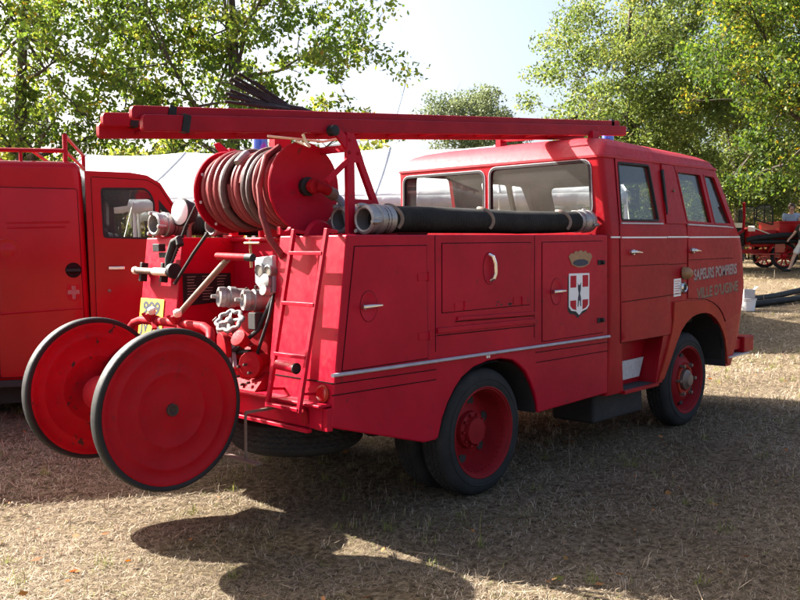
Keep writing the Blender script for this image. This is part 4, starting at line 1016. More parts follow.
# roof rack
q = MB(); zt = 2.29
for y in (.10, 1.72):
    q.tube([(-2.3, y, zt+.03), (.50, y, zt+.03)], .016, 8)
    for x in (-1.9, -1.2, -.5, .18): q.tube([(x, y, 2.22), (x, y, zt+.03)], .013, 8)
for x in (.50, .26, -.1, -.5, -.9, -1.4, -1.9): q.tube([(x, .10, zt+.03), (x, 1.72, zt+.03)], .013, 8)
q.tube([(.50, .10, 2.22), (.50, .10, zt+.155)], .018, 8).tube([(.50, 1.72, 2.22), (.50, 1.72, zt+.155)], .018, 8).tube([(.50, .10, zt+.15), (.50, 1.72, zt+.15)], .014, 8)
o = q.build('roof_rack', REDL, None); o.parent = VAN

# ================================================================== GROUND
def ground_mesh():
    # polar-ish sheet about the camera, fine nearby, reaching the horizon
    rs = [1.5]+list(np.geomspace(2, 60, 130))+[80, 120, 200, 400, 800, 1500]; na = 220
    vs = []; fs = []
    vs.append((0, 0, 0))
    for r in rs:
        for k in range(na):
            a = 2*math.pi*k/na; x, y = r*math.cos(a), r*math.sin(a); vs.append((x, y, float(gh(x, y))))
    for k in range(na): fs.append((0, 1+k, 1+(k+1) % na))
    for i in range(len(rs)-1):
        for k in range(na): a = 1+i*na+k; b_ = 1+i*na+(k+1) % na; fs.append((a, a+na, b_+na, b_))
    me = bpy.data.meshes.new('ground'); me.from_pydata(vs, [], fs); return me
def _ground(nt, out):
    L = nt.links.new; tc = N(nt, 'ShaderNodeTexCoord')
    n1 = N(nt, 'ShaderNodeTexNoise', i_Scale=.9, i_Detail=8, i_Roughness=.65); n2 = N(nt, 'ShaderNodeTexNoise', i_Scale=22, i_Detail=8, i_Roughness=.75); n3 = N(nt, 'ShaderNodeTexNoise', i_Scale=90, i_Detail=5, i_Roughness=.8)
    for n_ in (n1, n2, n3): L(tc.outputs['Object'], n_.inputs['Vector'])
    r1 = ramp(nt, n1.outputs[0], [(.30, (.25, .21, .10)), (.45, (.38, .31, .21)), (.70, (.46, .39, .29))])
    r2 = ramp(nt, n2.outputs[0], [(.36, (.10, .08, .06)), (.52, (.50, .45, .40)), (.72, (1.0, .98, .94))])
    mx = N(nt, 'ShaderNodeMix', data_type='RGBA', blend_type='MULTIPLY'); mx.inputs['Factor'].default_value = 1; L(r1.outputs[0], mx.inputs[6]); L(r2.outputs[0], mx.inputs[7])
    p = N(nt, 'ShaderNodeBsdfPrincipled', i_Roughness=.95); p.inputs['Specular IOR Level'].default_value = .1; L(mx.outputs[2], p.inputs['Base Color'])
    ad = N(nt, 'ShaderNodeMath', operation='ADD'); L(n2.outputs[0], ad.inputs[0]); L(n3.outputs[0], ad.inputs[1])
    bp = N(nt, 'ShaderNodeBump', i_Strength=.9, i_Distance=.03); L(ad.outputs[0], bp.inputs['Height']); L(bp.outputs[0], p.inputs['Normal']); L(p.outputs[0], out.inputs[0])
GND = mat('dry_meadow_soil', _ground)
o = finish(ground_mesh(), 'ground', GND, smooth=60); struct(o)

def attr_mat(name, stops, transl=.0, rough=.8, noise=None):
    def b(nt, out):
        L = nt.links.new; at = N(nt, 'ShaderNodeAttribute', attribute_name='tint')
        r = ramp(nt, at.outputs['Fac'], stops)
        d = N(nt, 'ShaderNodeBsdfPrincipled', i_Roughness=rough); d.inputs['Specular IOR Level'].default_value = .25; L(r.outputs[0], d.inputs['Base Color'])
        if transl:
            t = N(nt, 'ShaderNodeBsdfTranslucent'); hs_ = N(nt, 'ShaderNodeHueSaturation', i_Hue=.48, i_Saturation=1.15, i_Value=1.6); L(r.outputs[0], hs_.inputs['Color']); L(hs_.outputs[0], t.inputs[0])
            m_ = N(nt, 'ShaderNodeMixShader'); m_.inputs[0].default_value = transl; L(d.outputs[0], m_.inputs[1]); L(t.outputs[0], m_.inputs[2]); L(m_.outputs[0], out.inputs[0])
        else: L(d.outputs[0], out.inputs[0])
    return mat(name, b)
def fast_mesh(name, V, F, tint, m):
    """V (n,3); F (k,4) quads; tint (n,)"""
    me = bpy.data.meshes.new(name); me.vertices.add(len(V)); me.vertices.foreach_set('co', V.astype(np.float32).ravel())
    k = F.shape[1]; me.loops.add(F.size); me.loops.foreach_set('vertex_index', F.astype(np.int32).ravel())
    me.polygons.add(len(F)); me.polygons.foreach_set('loop_start', np.arange(0, F.size, k, dtype=np.int32)); me.polygons.foreach_set('loop_total', np.full(len(F), k, dtype=np.int32))
    at = me.attributes.new('tint', 'FLOAT', 'POINT'); at.data.foreach_set('value', tint.astype(np.float32)); me.update(calc_edges=True); me.validate(); me.materials.append(m); return me

# dry grass: bent blades, straw with some green
def grass():
    rng = np.random.default_rng(3); P = []; S = []
    for d0, d1, n, sc in ((3.4, 5.2, 60000, .55), (5.2, 7.5, 75000, .72), (7.5, 11, 72000, 1.0), (11, 18, 60000, 1.5), (18, 34, 45000, 2.4)):
        d = np.sqrt(rng.uniform(d0**2, d1**2, n)); lat = rng.uniform(-.50, .50, n)*d
        P.append(np.stack([d*FWD.x+lat*RGT.x, d*FWD.y+lat*RGT.y], 1)); S.append(np.full(n, sc))
    # tufts: blades gathered round common feet
    nt_ = 1100; d = np.sqrt(rng.uniform(3.5**2, 13**2, nt_)); lat = rng.uniform(-.5, .5, nt_)*d; cx_ = d*FWD.x+lat*RGT.x; cy_ = d*FWD.y+lat*RGT.y
    kk = 34; rr_ = np.repeat(rng.uniform(.015, .06, nt_), kk)*rng.random(nt_*kk)**.5; aa_ = rng.uniform(0, 6.283, nt_*kk)
    T_ = np.stack([np.repeat(cx_, kk)+rr_*np.cos(aa_), np.repeat(cy_, kk)+rr_*np.sin(aa_)], 1); n0 = sum(len(q) for q in P)
    P.append(T_); S.append(np.repeat(.55+.035*d, kk)); P = np.concatenate(P); S = np.concatenate(S); n = len(P); tuft = np.arange(n) >= n0; tg = np.concatenate([np.zeros(n0), np.repeat(rng.random(nt_), kk)])
    # clumping: keep with a patchy probability
    f = .5+.5*np.sin(P[:, 0]*3.1+1.3*np.sin(P[:, 1]*2.3))*np.sin(P[:, 1]*2.7+1.1*np.sin(P[:, 0]*1.9)); f2 = .5+.5*np.sin(P[:, 0]*9.7+2*np.sin(P[:, 1]*7.1))*np.sin(P[:, 1]*11.3)
    bare = .5+.5*np.sin(P[:, 0]*1.35+1.9*np.sin(P[:, 1]*1.15+.4)+.8*np.sin(P[:, 0]*4.1))*np.sin(P[:, 1]*1.6+1.4*np.sin(P[:, 0]*1.0)+.7*np.sin(P[:, 1]*4.7)); keep = rng.random(n) < (.35+.45*f+.25*f2)*np.clip((bare-.12)*4, .18, 1); keep |= tuft; P = P[keep]; S = S[keep]; f = f[keep]; tuft = tuft[keep]; tg = tg[keep]; n = len(P)
    z = gh(P[:, 0], P[:, 1]); an = rng.uniform(0, 2*np.pi, n); lie = rng.random(n)
    gq = .5+.5*np.sin(P[:, 0]*1.7+2*np.sin(P[:, 1]*1.1+2))*np.sin(P[:, 1]*1.9+1.5*np.sin(P[:, 0]*1.3))
    tall = (rng.random(n) < .03+.06*np.clip(gq-.6, 0, 1)) | (tuft & (rng.random(n) < .75))
    big = .5+.5*np.sin(P[:, 0]*.9+1.7*np.sin(P[:, 1]*.8+1)+.6*np.sin(P[:, 0]*2.9))*np.sin(P[:, 1]*1.05+1.3*np.sin(P[:, 0]*.7)+.5*np.sin(P[:, 1]*3.3))
    hgt = S*rng.gamma(2.2, .007, n)*np.where(tall, rng.uniform(1.2, 3.0, n), 1.0); ln = S*rng.uniform(.035, .11, n)*np.where(tall, .62, 1.15); wd = S*rng.uniform(.0014, .0032, n)
    ux, uy = np.cos(an), np.sin(an); px, py = -uy, ux
    b0 = np.stack([P[:, 0]-px*wd, P[:, 1]-py*wd, z-.004], 1); b1 = np.stack([P[:, 0]+px*wd, P[:, 1]+py*wd, z-.004], 1)
    mx_ = np.stack([P[:, 0]+ux*ln*.45, P[:, 1]+uy*ln*.45, z+hgt*.8], 1); w2 = np.stack([px*wd*.8, py*wd*.8, 0*wd], 1)
    tip = np.stack([P[:, 0]+ux*ln+rng.normal(0, .006, n), P[:, 1]+uy*ln+rng.normal(0, .006, n), z+hgt*np.where(tall, 1.1, rng.uniform(.2, 1.0, n))], 1); w3 = w2*.3
    V = np.stack([b0, b1, mx_+w2, mx_-w2, tip+w3, tip-w3], 1).reshape(-1, 3); i = np.arange(n)[:, None]*6
    F = np.concatenate([i+np.array([[0, 1, 2, 3]]), i+np.array([[3, 2, 4, 5]])])
    g = rng.random(n); green = (rng.random(n) < (.03+.55*np.clip(gq-.72, 0, 1)+np.where(tuft, np.where(tg > .80, .75, .02), 0)))
    t = np.where(green, rng.uniform(.80, 1.0, n), np.clip(g*.62+.30*(big-.45), 0, .74)); t = np.repeat(t, 6)
    return fast_mesh('dry_grass', V, F, t, attr_mat('dry_grass_blades', [(0, (.07, .05, .034)), (.22, (.20, .15, .10)), (.45, (.38, .315, .225)), (.73, (.56, .49, .385)), (.8, (.24, .25, .07)), (1, (.11, .15, .03))], transl=.25))
o = bpy.data.objects.new('dry_grass', grass()); COL.objects.link(o); struct(o, 'stuff')

# fallen leaves and broken stalks lying in the grass
def litter():
    rng = np.random.default_rng(11); n = 620
    d = np.sqrt(rng.uniform(3.5**2, 12**2, n)); lat = rng.uniform(-.5, .5, n)*d; x = d*FWD.x+lat*RGT.x; y = d*FWD.y+lat*RGT.y; z = gh(x, y)+rng.uniform(.008, .04, n)
    a = rng.uniform(0, 6.28, n); L_ = rng.uniform(.012, .034, n); twig = rng.random(n) < .45; L_ = np.where(twig, rng.uniform(.04, .14, n), L_); W_ = np.where(twig, .0028, L_*.45)
    ux, uy = np.cos(a), np.sin(a); til = rng.normal(0, .25, n); c = np.stack([x, y, z], 1); U = np.stack([ux, uy, til*.5], 1)*L_[:, None]; Wv = np.stack([-uy, ux, rng.normal(0, .5, n)*(~twig)], 1)*W_[:, None]
    V = np.stack([c-U, c+Wv-U*.1, c+U, c-Wv+U*.1], 1).reshape(-1, 3); F = np.arange(n*4).reshape(-1, 4); t = np.repeat(np.where(twig, rng.uniform(.0, .3, n), rng.uniform(.35, 1, n)), 4)
    return fast_mesh('fallen_leaves', V, F, t, attr_mat('fallen_leaf', [(0, (.20, .14, .09)), (.3, (.50, .40, .26)), (.36, (.20, .10, .045)), (.8, (.36, .14, .04)), (1, (.10, .12, .03))], transl=.2))
o = bpy.data.objects.new('fallen_leaves', litter()); COL.objects.link(o); struct(o, 'stuff')

# ================================================================== TREES
BARK = paint('bark', (.075, .055, .042), rough=.9, coat=0, var=.4, scale=7, bump=.05)
def leafmat(nm, cols, tr=.45): return attr_mat(nm, cols, transl=tr, rough=.55)
LM_WAL = leafmat('walnut_leaf', [(0, (.04, .08, .016)), (.45, (.10, .16, .034)), (.78, (.18, .23, .05)), (.96, (.27, .27, .06)), (1, (.30, .22, .05))], .5)
LM_LIGHT = leafmat('pale_leaf', [(0, (.05, .085, .024)), (.5, (.115, .16, .045)), (.85, (.185, .22, .065)), (1, (.27, .26, .08))], .45)
LM_DARK = leafmat('dark_leaf', [(0, (.025, .055, .012)), (.5, (.062, .105, .022)), (.8, (.16, .19, .04)), (.96, (.28, .25, .05)), (1, (.34, .24, .05))], .5)
LM_FAR = leafmat('far_leaf', [(0, (.07, .10, .05)), (.6, (.14, .175, .085)), (1, (.20, .23, .11))], .3)
LM_HEDGE = leafmat('hedge_leaf', [(0, (.06, .09, .02)), (.4, (.13, .16, .04)), (.8, (.24, .24, .06)), (1, (.36, .27, .09))], .55)
LM_DRY = leafmat('dry_leaf', [(0, (.12, .10, .04)), (.5, (.26, .21, .09)), (.8, (.36, .27, .12)), (1, (.42, .30, .15))])
def leaves_mesh(cl, rad, per, size, rng, m, dens=None, droop=.35, flat=.75):
    n = len(cl)*per; c = np.repeat(cl, per, 0); rr = np.repeat(rad, per)
    dirs = rng.normal(size=(n, 3)); dirs /= np.linalg.norm(dirs, axis=1)[:, None]
    p = c+dirs*(rr*rng.random(n)**.45)[:, None]*np.array([1, 1, flat])
    ax_ = rng.normal(size=(n, 3)); ax_[:, 2] -= droop; ax_ /= np.linalg.norm(ax_, axis=1)[:, None]
    nr = rng.normal(size=(n, 3))+np.array([0, 0, .6]); w = np.cross(ax_, nr); w /= np.linalg.norm(w, axis=1)[:, None]
    s = size*rng.uniform(.55, 1.25, n)[:, None]; up_ = np.cross(w, ax_)
    V = np.stack([p-ax_*s*.5, p+w*s*.27-up_*s*.06, p+ax_*s*.5, p-w*s*.27-up_*s*.06], 1).reshape(-1, 3)
    ct = np.repeat(rng.normal(0, .13, len(cl)), per); t = np.clip(rng.beta(2, 2.6, n)+ct, 0, 1)
    return fast_mesh('crown', V, np.arange(n*4).reshape(-1, 4), np.repeat(t, 4), m)
def tree(name, label, base, h, tr, cz, rad, nclump, per, size, m, seed, crad=(.5, .95), trunk_lean=(0, 0), group=None, cut=None, droop=.35, cofs=(0, 0)):
    """base (x,y); crown centre height cz, radii rad (rx,ry,rz) aligned to view right / depth / up"""
    rng = np.random.default_rng(seed); z0 = float(gh(base[0], base[1]))
    T = thing(name, label, 'tree', (base[0], base[1], z0), group)
    cl = []
    while len(cl) < nclump:
        q = rng.normal(size=3); q /= np.linalg.norm(q); q *= rng.random()**.38
        q *= (1+.18*math.sin(5*math.atan2(q[1], q[0])+seed)+.12*math.sin(7*q[2]+seed))
        p = FWD*(q[1]*rad[1])+RGT*(q[0]*rad[0]+cofs[0])
        P = np.array([base[0]+p.x, base[1]+p.y, z0+cz+q[2]*rad[2]])
        if P[2] < z0+cz-rad[2]*.95: continue
        cl.append(P)
    cl = np.array(cl); cr_ = rng.uniform(crad[0], crad[1], nclump)
    o = bpy.data.objects.new('crown', leaves_mesh(cl, cr_, per, size, rng, m, droop=droop)); COL.objects.link(o); attach(o, T)
    # trunk with limbs to the clumps
    mb = MB(); top = Vector((base[0]+trunk_lean[0], base[1]+trunk_lean[1], z0+cz+rad[2]*.45)); b0 = Vector((base[0], base[1], z0-.1)); pts = []
    for k in range(9):
        t = k/8; pts.append(b0.lerp(top, t)+Vector((math.sin(seed+t*5)*.18*t, math.cos(seed*2+t*4)*.18*t, 0)))
    mb.tube(pts, [tr*(1.25 if k == 0 else 1)*(1-.78*k/8) for k in range(9)], 12)
    limbs = []
    order = rng.permutation(nclump)
    for i, j in enumerate(order):
        e = Vector(cl[j]); 
        if i < 12 or not limbs:
            k = int(rng.integers(3, 8)); s0 = pts[k]; r0 = tr*(1-.78*k/8)*.45
        else:
            best = min(limbs, key=lambda q: (q[0]-e).length+(.6 if q[0].z > e.z else 0)); s0, r0 = best[0], best[1]*.7
        r0 = max(r0, tr*.035); mid = s0.lerp(e, .5)+Vector((rng.normal(0, .12), rng.normal(0, .12), -.06*(e-s0).length+rng.normal(0, .1)))
        p1 = s0.lerp(mid, .5)+Vector((rng.normal(0, .04), rng.normal(0, .04), 0)); p2 = mid.lerp(e, .5)+Vector((0, 0, rng.normal(0, .06)))
        mb.tube([s0, p1, mid, p2, e], [r0, r0*.85, r0*.68, r0*.5, r0*.25], 6, cap=False)
        limbs += [(mid, r0*.68), (p2, r0*.5)]
        for _ in range(3):
            tip = e+Vector(rng.normal(size=3))*float(cr_[j])*.6; mb.tube([p2, e.lerp(tip, .3), tip], [r0*.35, r0*.25, r0*.08], 4, cap=False)
    mb.build('trunk', BARK, T, smooth=60, fix=False)
    return T
def V2(d, px): q = VW(d, px); return (q.x, q.y)
tree('walnut_tree', 'big leafy walnut tree rising above the ladder tail and hose drum', V2(24, 235), 11, .26, 6.5, (4.7, 3.2, 4.9), 330, 72, .165, LM_WAL, 4, (.30, .66), droop=.5)
tree('walnut_tree', 'big leafy walnut tree rising above the red van roof', V2(23, 30), 11, .26, 6.3, (4.6, 3.2, 5.0), 330, 72, .165, LM_WAL, 9, (.30, .66), droop=.5)
tree('broadleaf_tree', 'tall pale green airy tree standing over the cab roof of the fire engine', V2(29, 632), 11, .24, 6.0, (3.7, 3.2, 5.4), 300, 270, .125, LM_LIGHT, 14, (.45, .9), cofs=(.35, 0))
tree('broadleaf_tree', 'darker green tree with yellowing lower boughs at the edge by the old machine', V2(23, 822), 9, .22, 6.3, (3.3, 3.0, 3.9), 230, 260, .12, LM_DARK, 21, (.45, .85), cofs=(-.2, 0))
tree('broadleaf_tree', 'yellow green tree filling the gap between the cab roof and the darker boughs', V2(33, 738), 8, .2, 4.6, (3.5, 2.6, 4.3), 220, 260, .135, LM_LIGHT, 27, (.5, .9))
tree('broadleaf_tree', 'hazy far-off tree showing above the ladder between the big crowns', V2(72, 462), 14, .3, 9.6, (4.0, 3.2, 4.0), 60, 260, .26, LM_FAR, 31, (.9, 1.5), cofs=(.2, 0))
tree('broadleaf_tree', 'smaller far-off tree touching the hazy one above the ladder', V2(75, 497), 12, .28, 9.3, (2.6, 3.0, 3.6), 40, 240, .26, LM_FAR, 33, (.8, 1.4))
# background planting
def hedge(name, label, cat, pa, pb, z1, n, per, size, m, seed, depth=1.5, crad=(.5, .9)):
    rng = np.random.default_rng(seed); T = thing(name, label, cat, ((pa[0]+pb[0])/2, (pa[1]+pb[1])/2, float(gh((pa[0]+pb[0])/2, (pa[1]+pb[1])/2))))
    t = rng.random(n); a = np.array(pa); b_ = np.array(pb); p = a+(b_-a)*t[:, None]; dv = np.array([-(b_-a)[1], (b_-a)[0]]); dv = dv/np.linalg.norm(dv); p = p+dv*rng.uniform(-depth, depth, n)[:, None]
    z = np.array([float(gh(*q)) for q in p]); top = z1*(.78+.22*np.sin(t*17+seed)*np.sin(t*41)); zz = z+top*rng.random(n)**.6
    cl = np.stack([p[:, 0], p[:, 1], zz], 1)
    o = bpy.data.objects.new('foliage', leaves_mesh(cl, rng.uniform(crad[0], crad[1], n), per, size, rng, m)); COL.objects.link(o); attach(o, T)
    mb = MB()
    for i in range(0, n, 2):
        q = cl[i]; g0 = z[i]; mb.tube([(q[0]+.2*math.sin(i), q[1], g0-.05), (q[0], q[1]+.1, (g0+q[2])/2), tuple(q)], [.05, .035, .012], 5, cap=False)
    mb.build('stems', BARK, T, smooth=60, fix=False)
hedge('hedge', 'tall bushy hedge behind the white marquee, under the walnut trees', 'hedge', V2(27, -60), V2(28, 400), 4.1, 190, 210, .20, LM_HEDGE, 5, 1.2)
hedge('hedge', 'sunlit yellow green hedge behind the old red machine and the seated people', 'hedge', V2(40, 600), V2(38, 880), 5.6, 200, 230, .17, LM_HEDGE, 8, 1.6)
hedge('hedge', 'low dry tan bushes in front of the yellow green hedge, behind the onlookers', 'bushes', V2(36.5, 715), V2(36, 880), 2.6, 110, 170, .12, LM_DRY, 6, .8, (.3, .55))
hedge('hedge', 'long distant hedge closing the meadow beyond the marquee', 'hedge', V2(60, 250), V2(60, 660), 5.0, 170, 170, .3, LM_FAR, 7, 3, (.9, 1.5))
# ================================================================== MARQUEE
MQ = thing('marquee', 'long white tent with a low ridged roof, stretching behind both red vehicles', 'tent', tuple(VW(15.5, 380, float(gh(*V2(15.5, 380))))))
def _canvas(nt, out):
    L = nt.links.new; tc = N(nt, 'ShaderNodeTexCoord'); n1 = N(nt, 'ShaderNodeTexNoise', i_Scale=2.5, i_Detail=5); L(tc.outputs['Object'], n1.inputs['Vector'])
    r = ramp(nt, n1.outputs[0], [(.3, (.66, .67, .68)), (.7, (.80, .80, .79))]); d = N(nt, 'ShaderNodeBsdfDiffuse'); t = N(nt, 'ShaderNodeBsdfTranslucent'); L(r.outputs[0], d.inputs[0]); L(r.outputs[0], t.inputs[0])
    m_ = N(nt, 'ShaderNodeMixShader'); m_.inputs[0].default_value = .3; L(d.outputs[0], m_.inputs[1]); L(t.outputs[0], m_.inputs[2])
    bp = N(nt, 'ShaderNodeBump', i_Strength=.35, i_Distance=.1); L(n1.outputs[0], bp.inputs['Height']); L(bp.outputs[0], d.inputs['Normal']); L(m_.outputs[0], out.inputs[0])
CANV = mat('white_canvas', _canvas)
A0, A1 = VW(14.2, 20), VW(13.4, 626); dirm = (A1-A0); Lm = dirm.length; dirm.normalize(); bk = Vector((-dirm.y, dirm.x, 0))
if bk.dot(FWD) < 0: bk = -bk
nb = 5; nu = nb*10
vs = []; fs = []; cols = 13
for i in range(nu+1):
    s_ = i/nu; ph = (s_*nb) % 1; sag = .07*math.sin(math.pi*ph)
    for j in range(cols):
        t = j/(cols-1); w = t*5.2; rz = 2.30+(1.0-sag*.7)*(1-abs(2*t-1))**1.0-.05*math.sin(math.pi*min(1, abs(2*t-1)))*1
        p = A0+dirm*(s_*Lm)+bk*w; vs.append((p.x, p.y, rz+.04*s_))
for i in range(nu):
    for j in range(cols-1): a = i*cols+j; fs.append((a, a+1, a+cols+1, a+cols))
mb = MB().add(vs, fs); r_ = mb.build('roof', CANV, MQ, smooth=50)
sm = r_.modifiers.new('thick', 'SOLIDIFY'); sm.thickness = .012
mb = MB()
for w in (-.012, 5.212):
    va = []; 
    for i in range(nu*2+1):
        s_ = i/(nu*2); p = A0+dirm*(s_*Lm)+bk*w; va.append((p.x, p.y, 2.29+.04*s_)); va.append((p.x, p.y, 2.06+.04*s_+.05*abs(math.sin(i*.9))))
    mb.add(va, [(2*i, 2*i+1, 2*i+3, 2*i+2) for i in range(nu*2)])
o = mb.build('valance', CANV, MQ); sm = o.modifiers.new('thick', 'SOLIDIFY'); sm.thickness = .008
# gable ends and back wall of the left bays
mb = MB()
for s_ in (-.004, 1.004):
    p0 = A0+dirm*(s_*Lm); q = [p0, p0+bk*2.6, p0+bk*5.2]; mb.add([(q[0].x, q[0].y, 2.28), (q[1].x, q[1].y, 3.28), (q[2].x, q[2].y, 2.28)], [(0, 1, 2)])
o = mb.build('gable', CANV, MQ); sm = o.modifiers.new('thick', 'SOLIDIFY'); sm.thickness = .008
for i in range(nb+1):
    for w in (.03, 5.17):
        p = A0+dirm*(i/nb*Lm)+bk*w; g0 = float(gh(p.x, p.y)); MB().tube([(p.x, p.y, g0-.02), (p.x, p.y, 2.30)], .03, 10).build('post', WHT, MQ)
mb = MB()
for i in range(nb+1):
    for t0, t1 in ((0, .5), (.5, 1)):
        def rp_(t):
            s_ = i/nb; p_ = A0+dirm*(s_*Lm)+bk*(t*5.2); return (p_.x, p_.y, 2.30+1.0*(1-abs(2*t-1))-.05*math.sin(math.pi*min(1, abs(2*t-1)))+.04*s_+.006)
        mb.tube([rp_(t0+(t1-t0)*k/6) for k in range(7)], .016, 6)
mb.build('roof_seam', WHT, MQ)
for i in range(nb+1):
    p_ = A0+dirm*(i/nb*Lm); e_ = p_-bk*1.5; g_ = float(gh(e_.x, e_.y)); MB().tube([(p_.x, p_.y, 2.28), (e_.x, e_.y, g_)], .008, 6).build('guy_rope', CRM, MQ)
# tables and goods under the marquee
for i, (px, d, lab) in enumerate(((150, 16.2, 'trestle table under a pale cloth in the marquee behind the red van'), (470, 16.0, 'trestle table under a pale cloth in the marquee, seen through the cab window'))):
    t = thing('trestle_table', lab, 'table', tuple(VW(d, px, float(gh(*V2(d, px))))), 'trestle tables in the marquee', R(44-90))
    o = MB().box(-1.1, 1.1, -.38, .38, .73, .76).build('table_top', CRM, None); o.parent = t
    o = MB().box(-1.12, 1.12, -.40, -.39, .25, .765).box(-1.12, 1.12, .39, .40, .25, .765).build('tablecloth', CANV, None); o.parent = t
    for x in (-.9, .9):
        for y in (-.3, .3): o = MB().bar((x, y, 0), (x*.95, y*.8, .73), .04, .04).build('leg', WOOD, None); o.parent = t

# ================================================================== OLD RED MACHINE in the meadow
g0 = float(gh(*V2(28, 774))); mp = VW(28, 774, g0)
OM = thing('antique_fire_engine', 'open topped vintage red machine with a black windscreen frame in the sunny meadow', 'old vehicle', tuple(mp), None, math.atan2(-RGT.y, -RGT.x))
def ob(mb, name, m, parent=None, **k):
    o = mb.build(name, m, None, **k); o.parent = parent or OM; return o
# local: +x forward (photo left), camera sees the +y ... side facing -FWD
def spoked(x, y):
    w = holder('wheel', OM); w.matrix_parent_inverse = Matrix.Identity(4)
    o = MB().lathe([(.33, -.06), (.41, -.05), (.42, 0), (.41, .05), (.33, .06), (.33, -.06)], (x, y, .42), (0, 1, 0), 40, close=False).build('tyre', RUBR, None); o.parent = w
    k = MB().lathe([(.30, -.04), (.335, -.04), (.335, .04), (.30, .04), (.30, -.04)], (x, y, .42), (0, 1, 0), 40, close=False).lathe([(.02, -.1), (.08, -.08), (.08, .08), (.02, .1)], (x, y, .42), (0, 1, 0), 16)
    for i in range(10):
        a = 2*math.pi*i/10; k.bar((x+.06*math.cos(a), y, .42+.06*math.sin(a)), (x+.31*math.cos(a), y, .42+.31*math.sin(a)), .05, .04)
    o = k.build('spokes', REDM, None); o.parent = w
sgn = 1 if (Vector((math.cos(OM.rotation_euler.z+math.pi/2), math.sin(OM.rotation_euler.z+math.pi/2), 0))).dot(FWD) < 0 else -1
for x in (0, 2.5):
    for y in (.72, -.72): spoked(x, y)
ob(MB().box(-2.0, 3.0, -.45, -.37, .50, .62).box(-2.0, 3.0, .37, .45, .50, .62).box(-.1, .1, -.7, .7, .36, .48).box(2.4, 2.6, -.7, .7, .36, .48), 'chassis', REDM)
ob(MB().box(-2.1, .18, -.80, .80, .92, .97).box(-2.1, .18, -.80, -.76, .9705, 1.44).box(-2.1, .18, .76, .80, .9705, 1.44).box(.14, .18, -.7595, .7595, .9705, 1.44).box(-2.1, -2.06, -.7595, .7595, .9705, 1.44), 'rear_body', REDM, bevel=.008)
ob(MB().box(-2.13, .20, -.83, -.74, 1.441, 1.49).box(-2.13, .20, .74, .83, 1.441, 1.49).box(.12, .20, -.7395, .7395, 1.441, 1.49).box(-2.13, -2.05, -.7395, .7395, 1.441, 1.49), 'body_rail', REDM, bevel=.008)
ob(MB().box(.22, .98, -.72, .72, .70, 1.22), 'cab_body', REDM, bevel=.04)
ob(MB().prism([(.62, 1.12), (.70, 1.2), (1.0, 1.34), (1.10, 1.1), (1.05, .75), (.6, .7)], 'y', -.70, .70), 'cowl', REDM, bevel=.02)
ob(MB().prism([(1.08, .72), (2.55, .66), (2.55, 1.18), (1.08, 1.34)], 'y', -.40, .40), 'bonnet', UND, bevel=.06)
wsf_ = [(.34, 1.36), (.90, 1.52), (.88, 1.90), (.80, 2.0), (.62, 2.02), (.42, 2.0), (.36, 1.9)]
for yy in (.70, -.70):
    o = panel(rpoly(wsf_, .06), [off(rpoly(wsf_, .06), -.035)], lambda u, v, t: (u, yy+t, v), -.015, .015).build('windscreen_frame', BLK, None); o.parent = OM
    o = panel(off(rpoly(wsf_, .06), -.03), [], lambda u, v, t: (u, yy+t, v), -.003, .003).build('windscreen_glass', GLASS, None); o.parent = OM
ob(MB().bar((.62, .70, 1.45), (.62, .70, 2.0), .03, .03).bar((.9, -.7, 1.9), (.9, .7, 1.9), .04, .04).bar((.36, -.7, 1.95), (.36, .7, 1.95), .04, .04), 'frame_bar', BLK)
ob(MB().bar((.25, .73, 1.02), (.98, .73, 1.30), .02, .03).bar((.25, -.73, 1.02), (.98, -.73, 1.30), .02, .03), 'side_strip', CRM)
ob(MB().tube([(-2.1, sgn*.93, 1.02), (-1.0, sgn*.93, 1.08), (.2, sgn*.93, 1.05), (.9, sgn*.93, .98), (1.25, sgn*.95, .92)], .085, 12).tube([(-2.1, sgn*.90, .84), (-1.0, sgn*.9, .90), (.3, sgn*.9, .86), (1.1, sgn*.92, .86)], .07, 12), 'side_hose', BLK)
ob(MB().box(.0, .32, sgn*.5, sgn*.8, .52, .86).box(.35, 1.0, sgn*.55, sgn*.85, .46, .50).bar((.2, sgn*.7, .5), (.9, sgn*.74, .22), .04, .04).bar((.9, sgn*.7, .5), (.5, sgn*.74, .22), .04, .04), 'running_board', REFL, bevel=.01)
n = 16
for x in (0, 2.5):
    for y in (.72, -.72):
        fm = MB().add([(x+.52*math.cos(R(15+150*k/n)), y-.14, .42+.5*math.sin(R(15+150*k/n))) for k in range(n+1)]+[(x+.52*math.cos(R(15+150*k/n)), y+.14, .42+.5*math.sin(R(15+150*k/n))) for k in range(n+1)], [(k, k+1, n+2+k, n+1+k) for k in range(n)])
        o = ob(fm, 'mudguard', REDM); s_ = o.modifiers.new('thick', 'SOLIDIFY'); s_.thickness = .02
for x in (-1.15, -.48): ob(MB().box(x-.2, x+.2, -.74, .74, 1.08, 1.13).box(x-.18, x+.18, -.70, -.66, .971, 1.0795).box(x-.18, x+.18, .66, .70, .971, 1.0795), 'bench', WOOD, bevel=.006)
ob(MB().tube([(1.55, sgn*.45, 1.25), (1.72, sgn*.50, 1.9), (1.8, sgn*.5, 2.35)], .03, 8), 'pump_handle', REDM)
ob(MB().box(1.2, 1.45, sgn*.4, sgn*.6, 1.3, 1.45).lathe([(.05, -.08), (.11, -.02), (.12, .05), (.05, .08)], (1.95, sgn*.62, 1.20), (1, 0, 0), 16), 'lantern', CRM, bevel=.01)

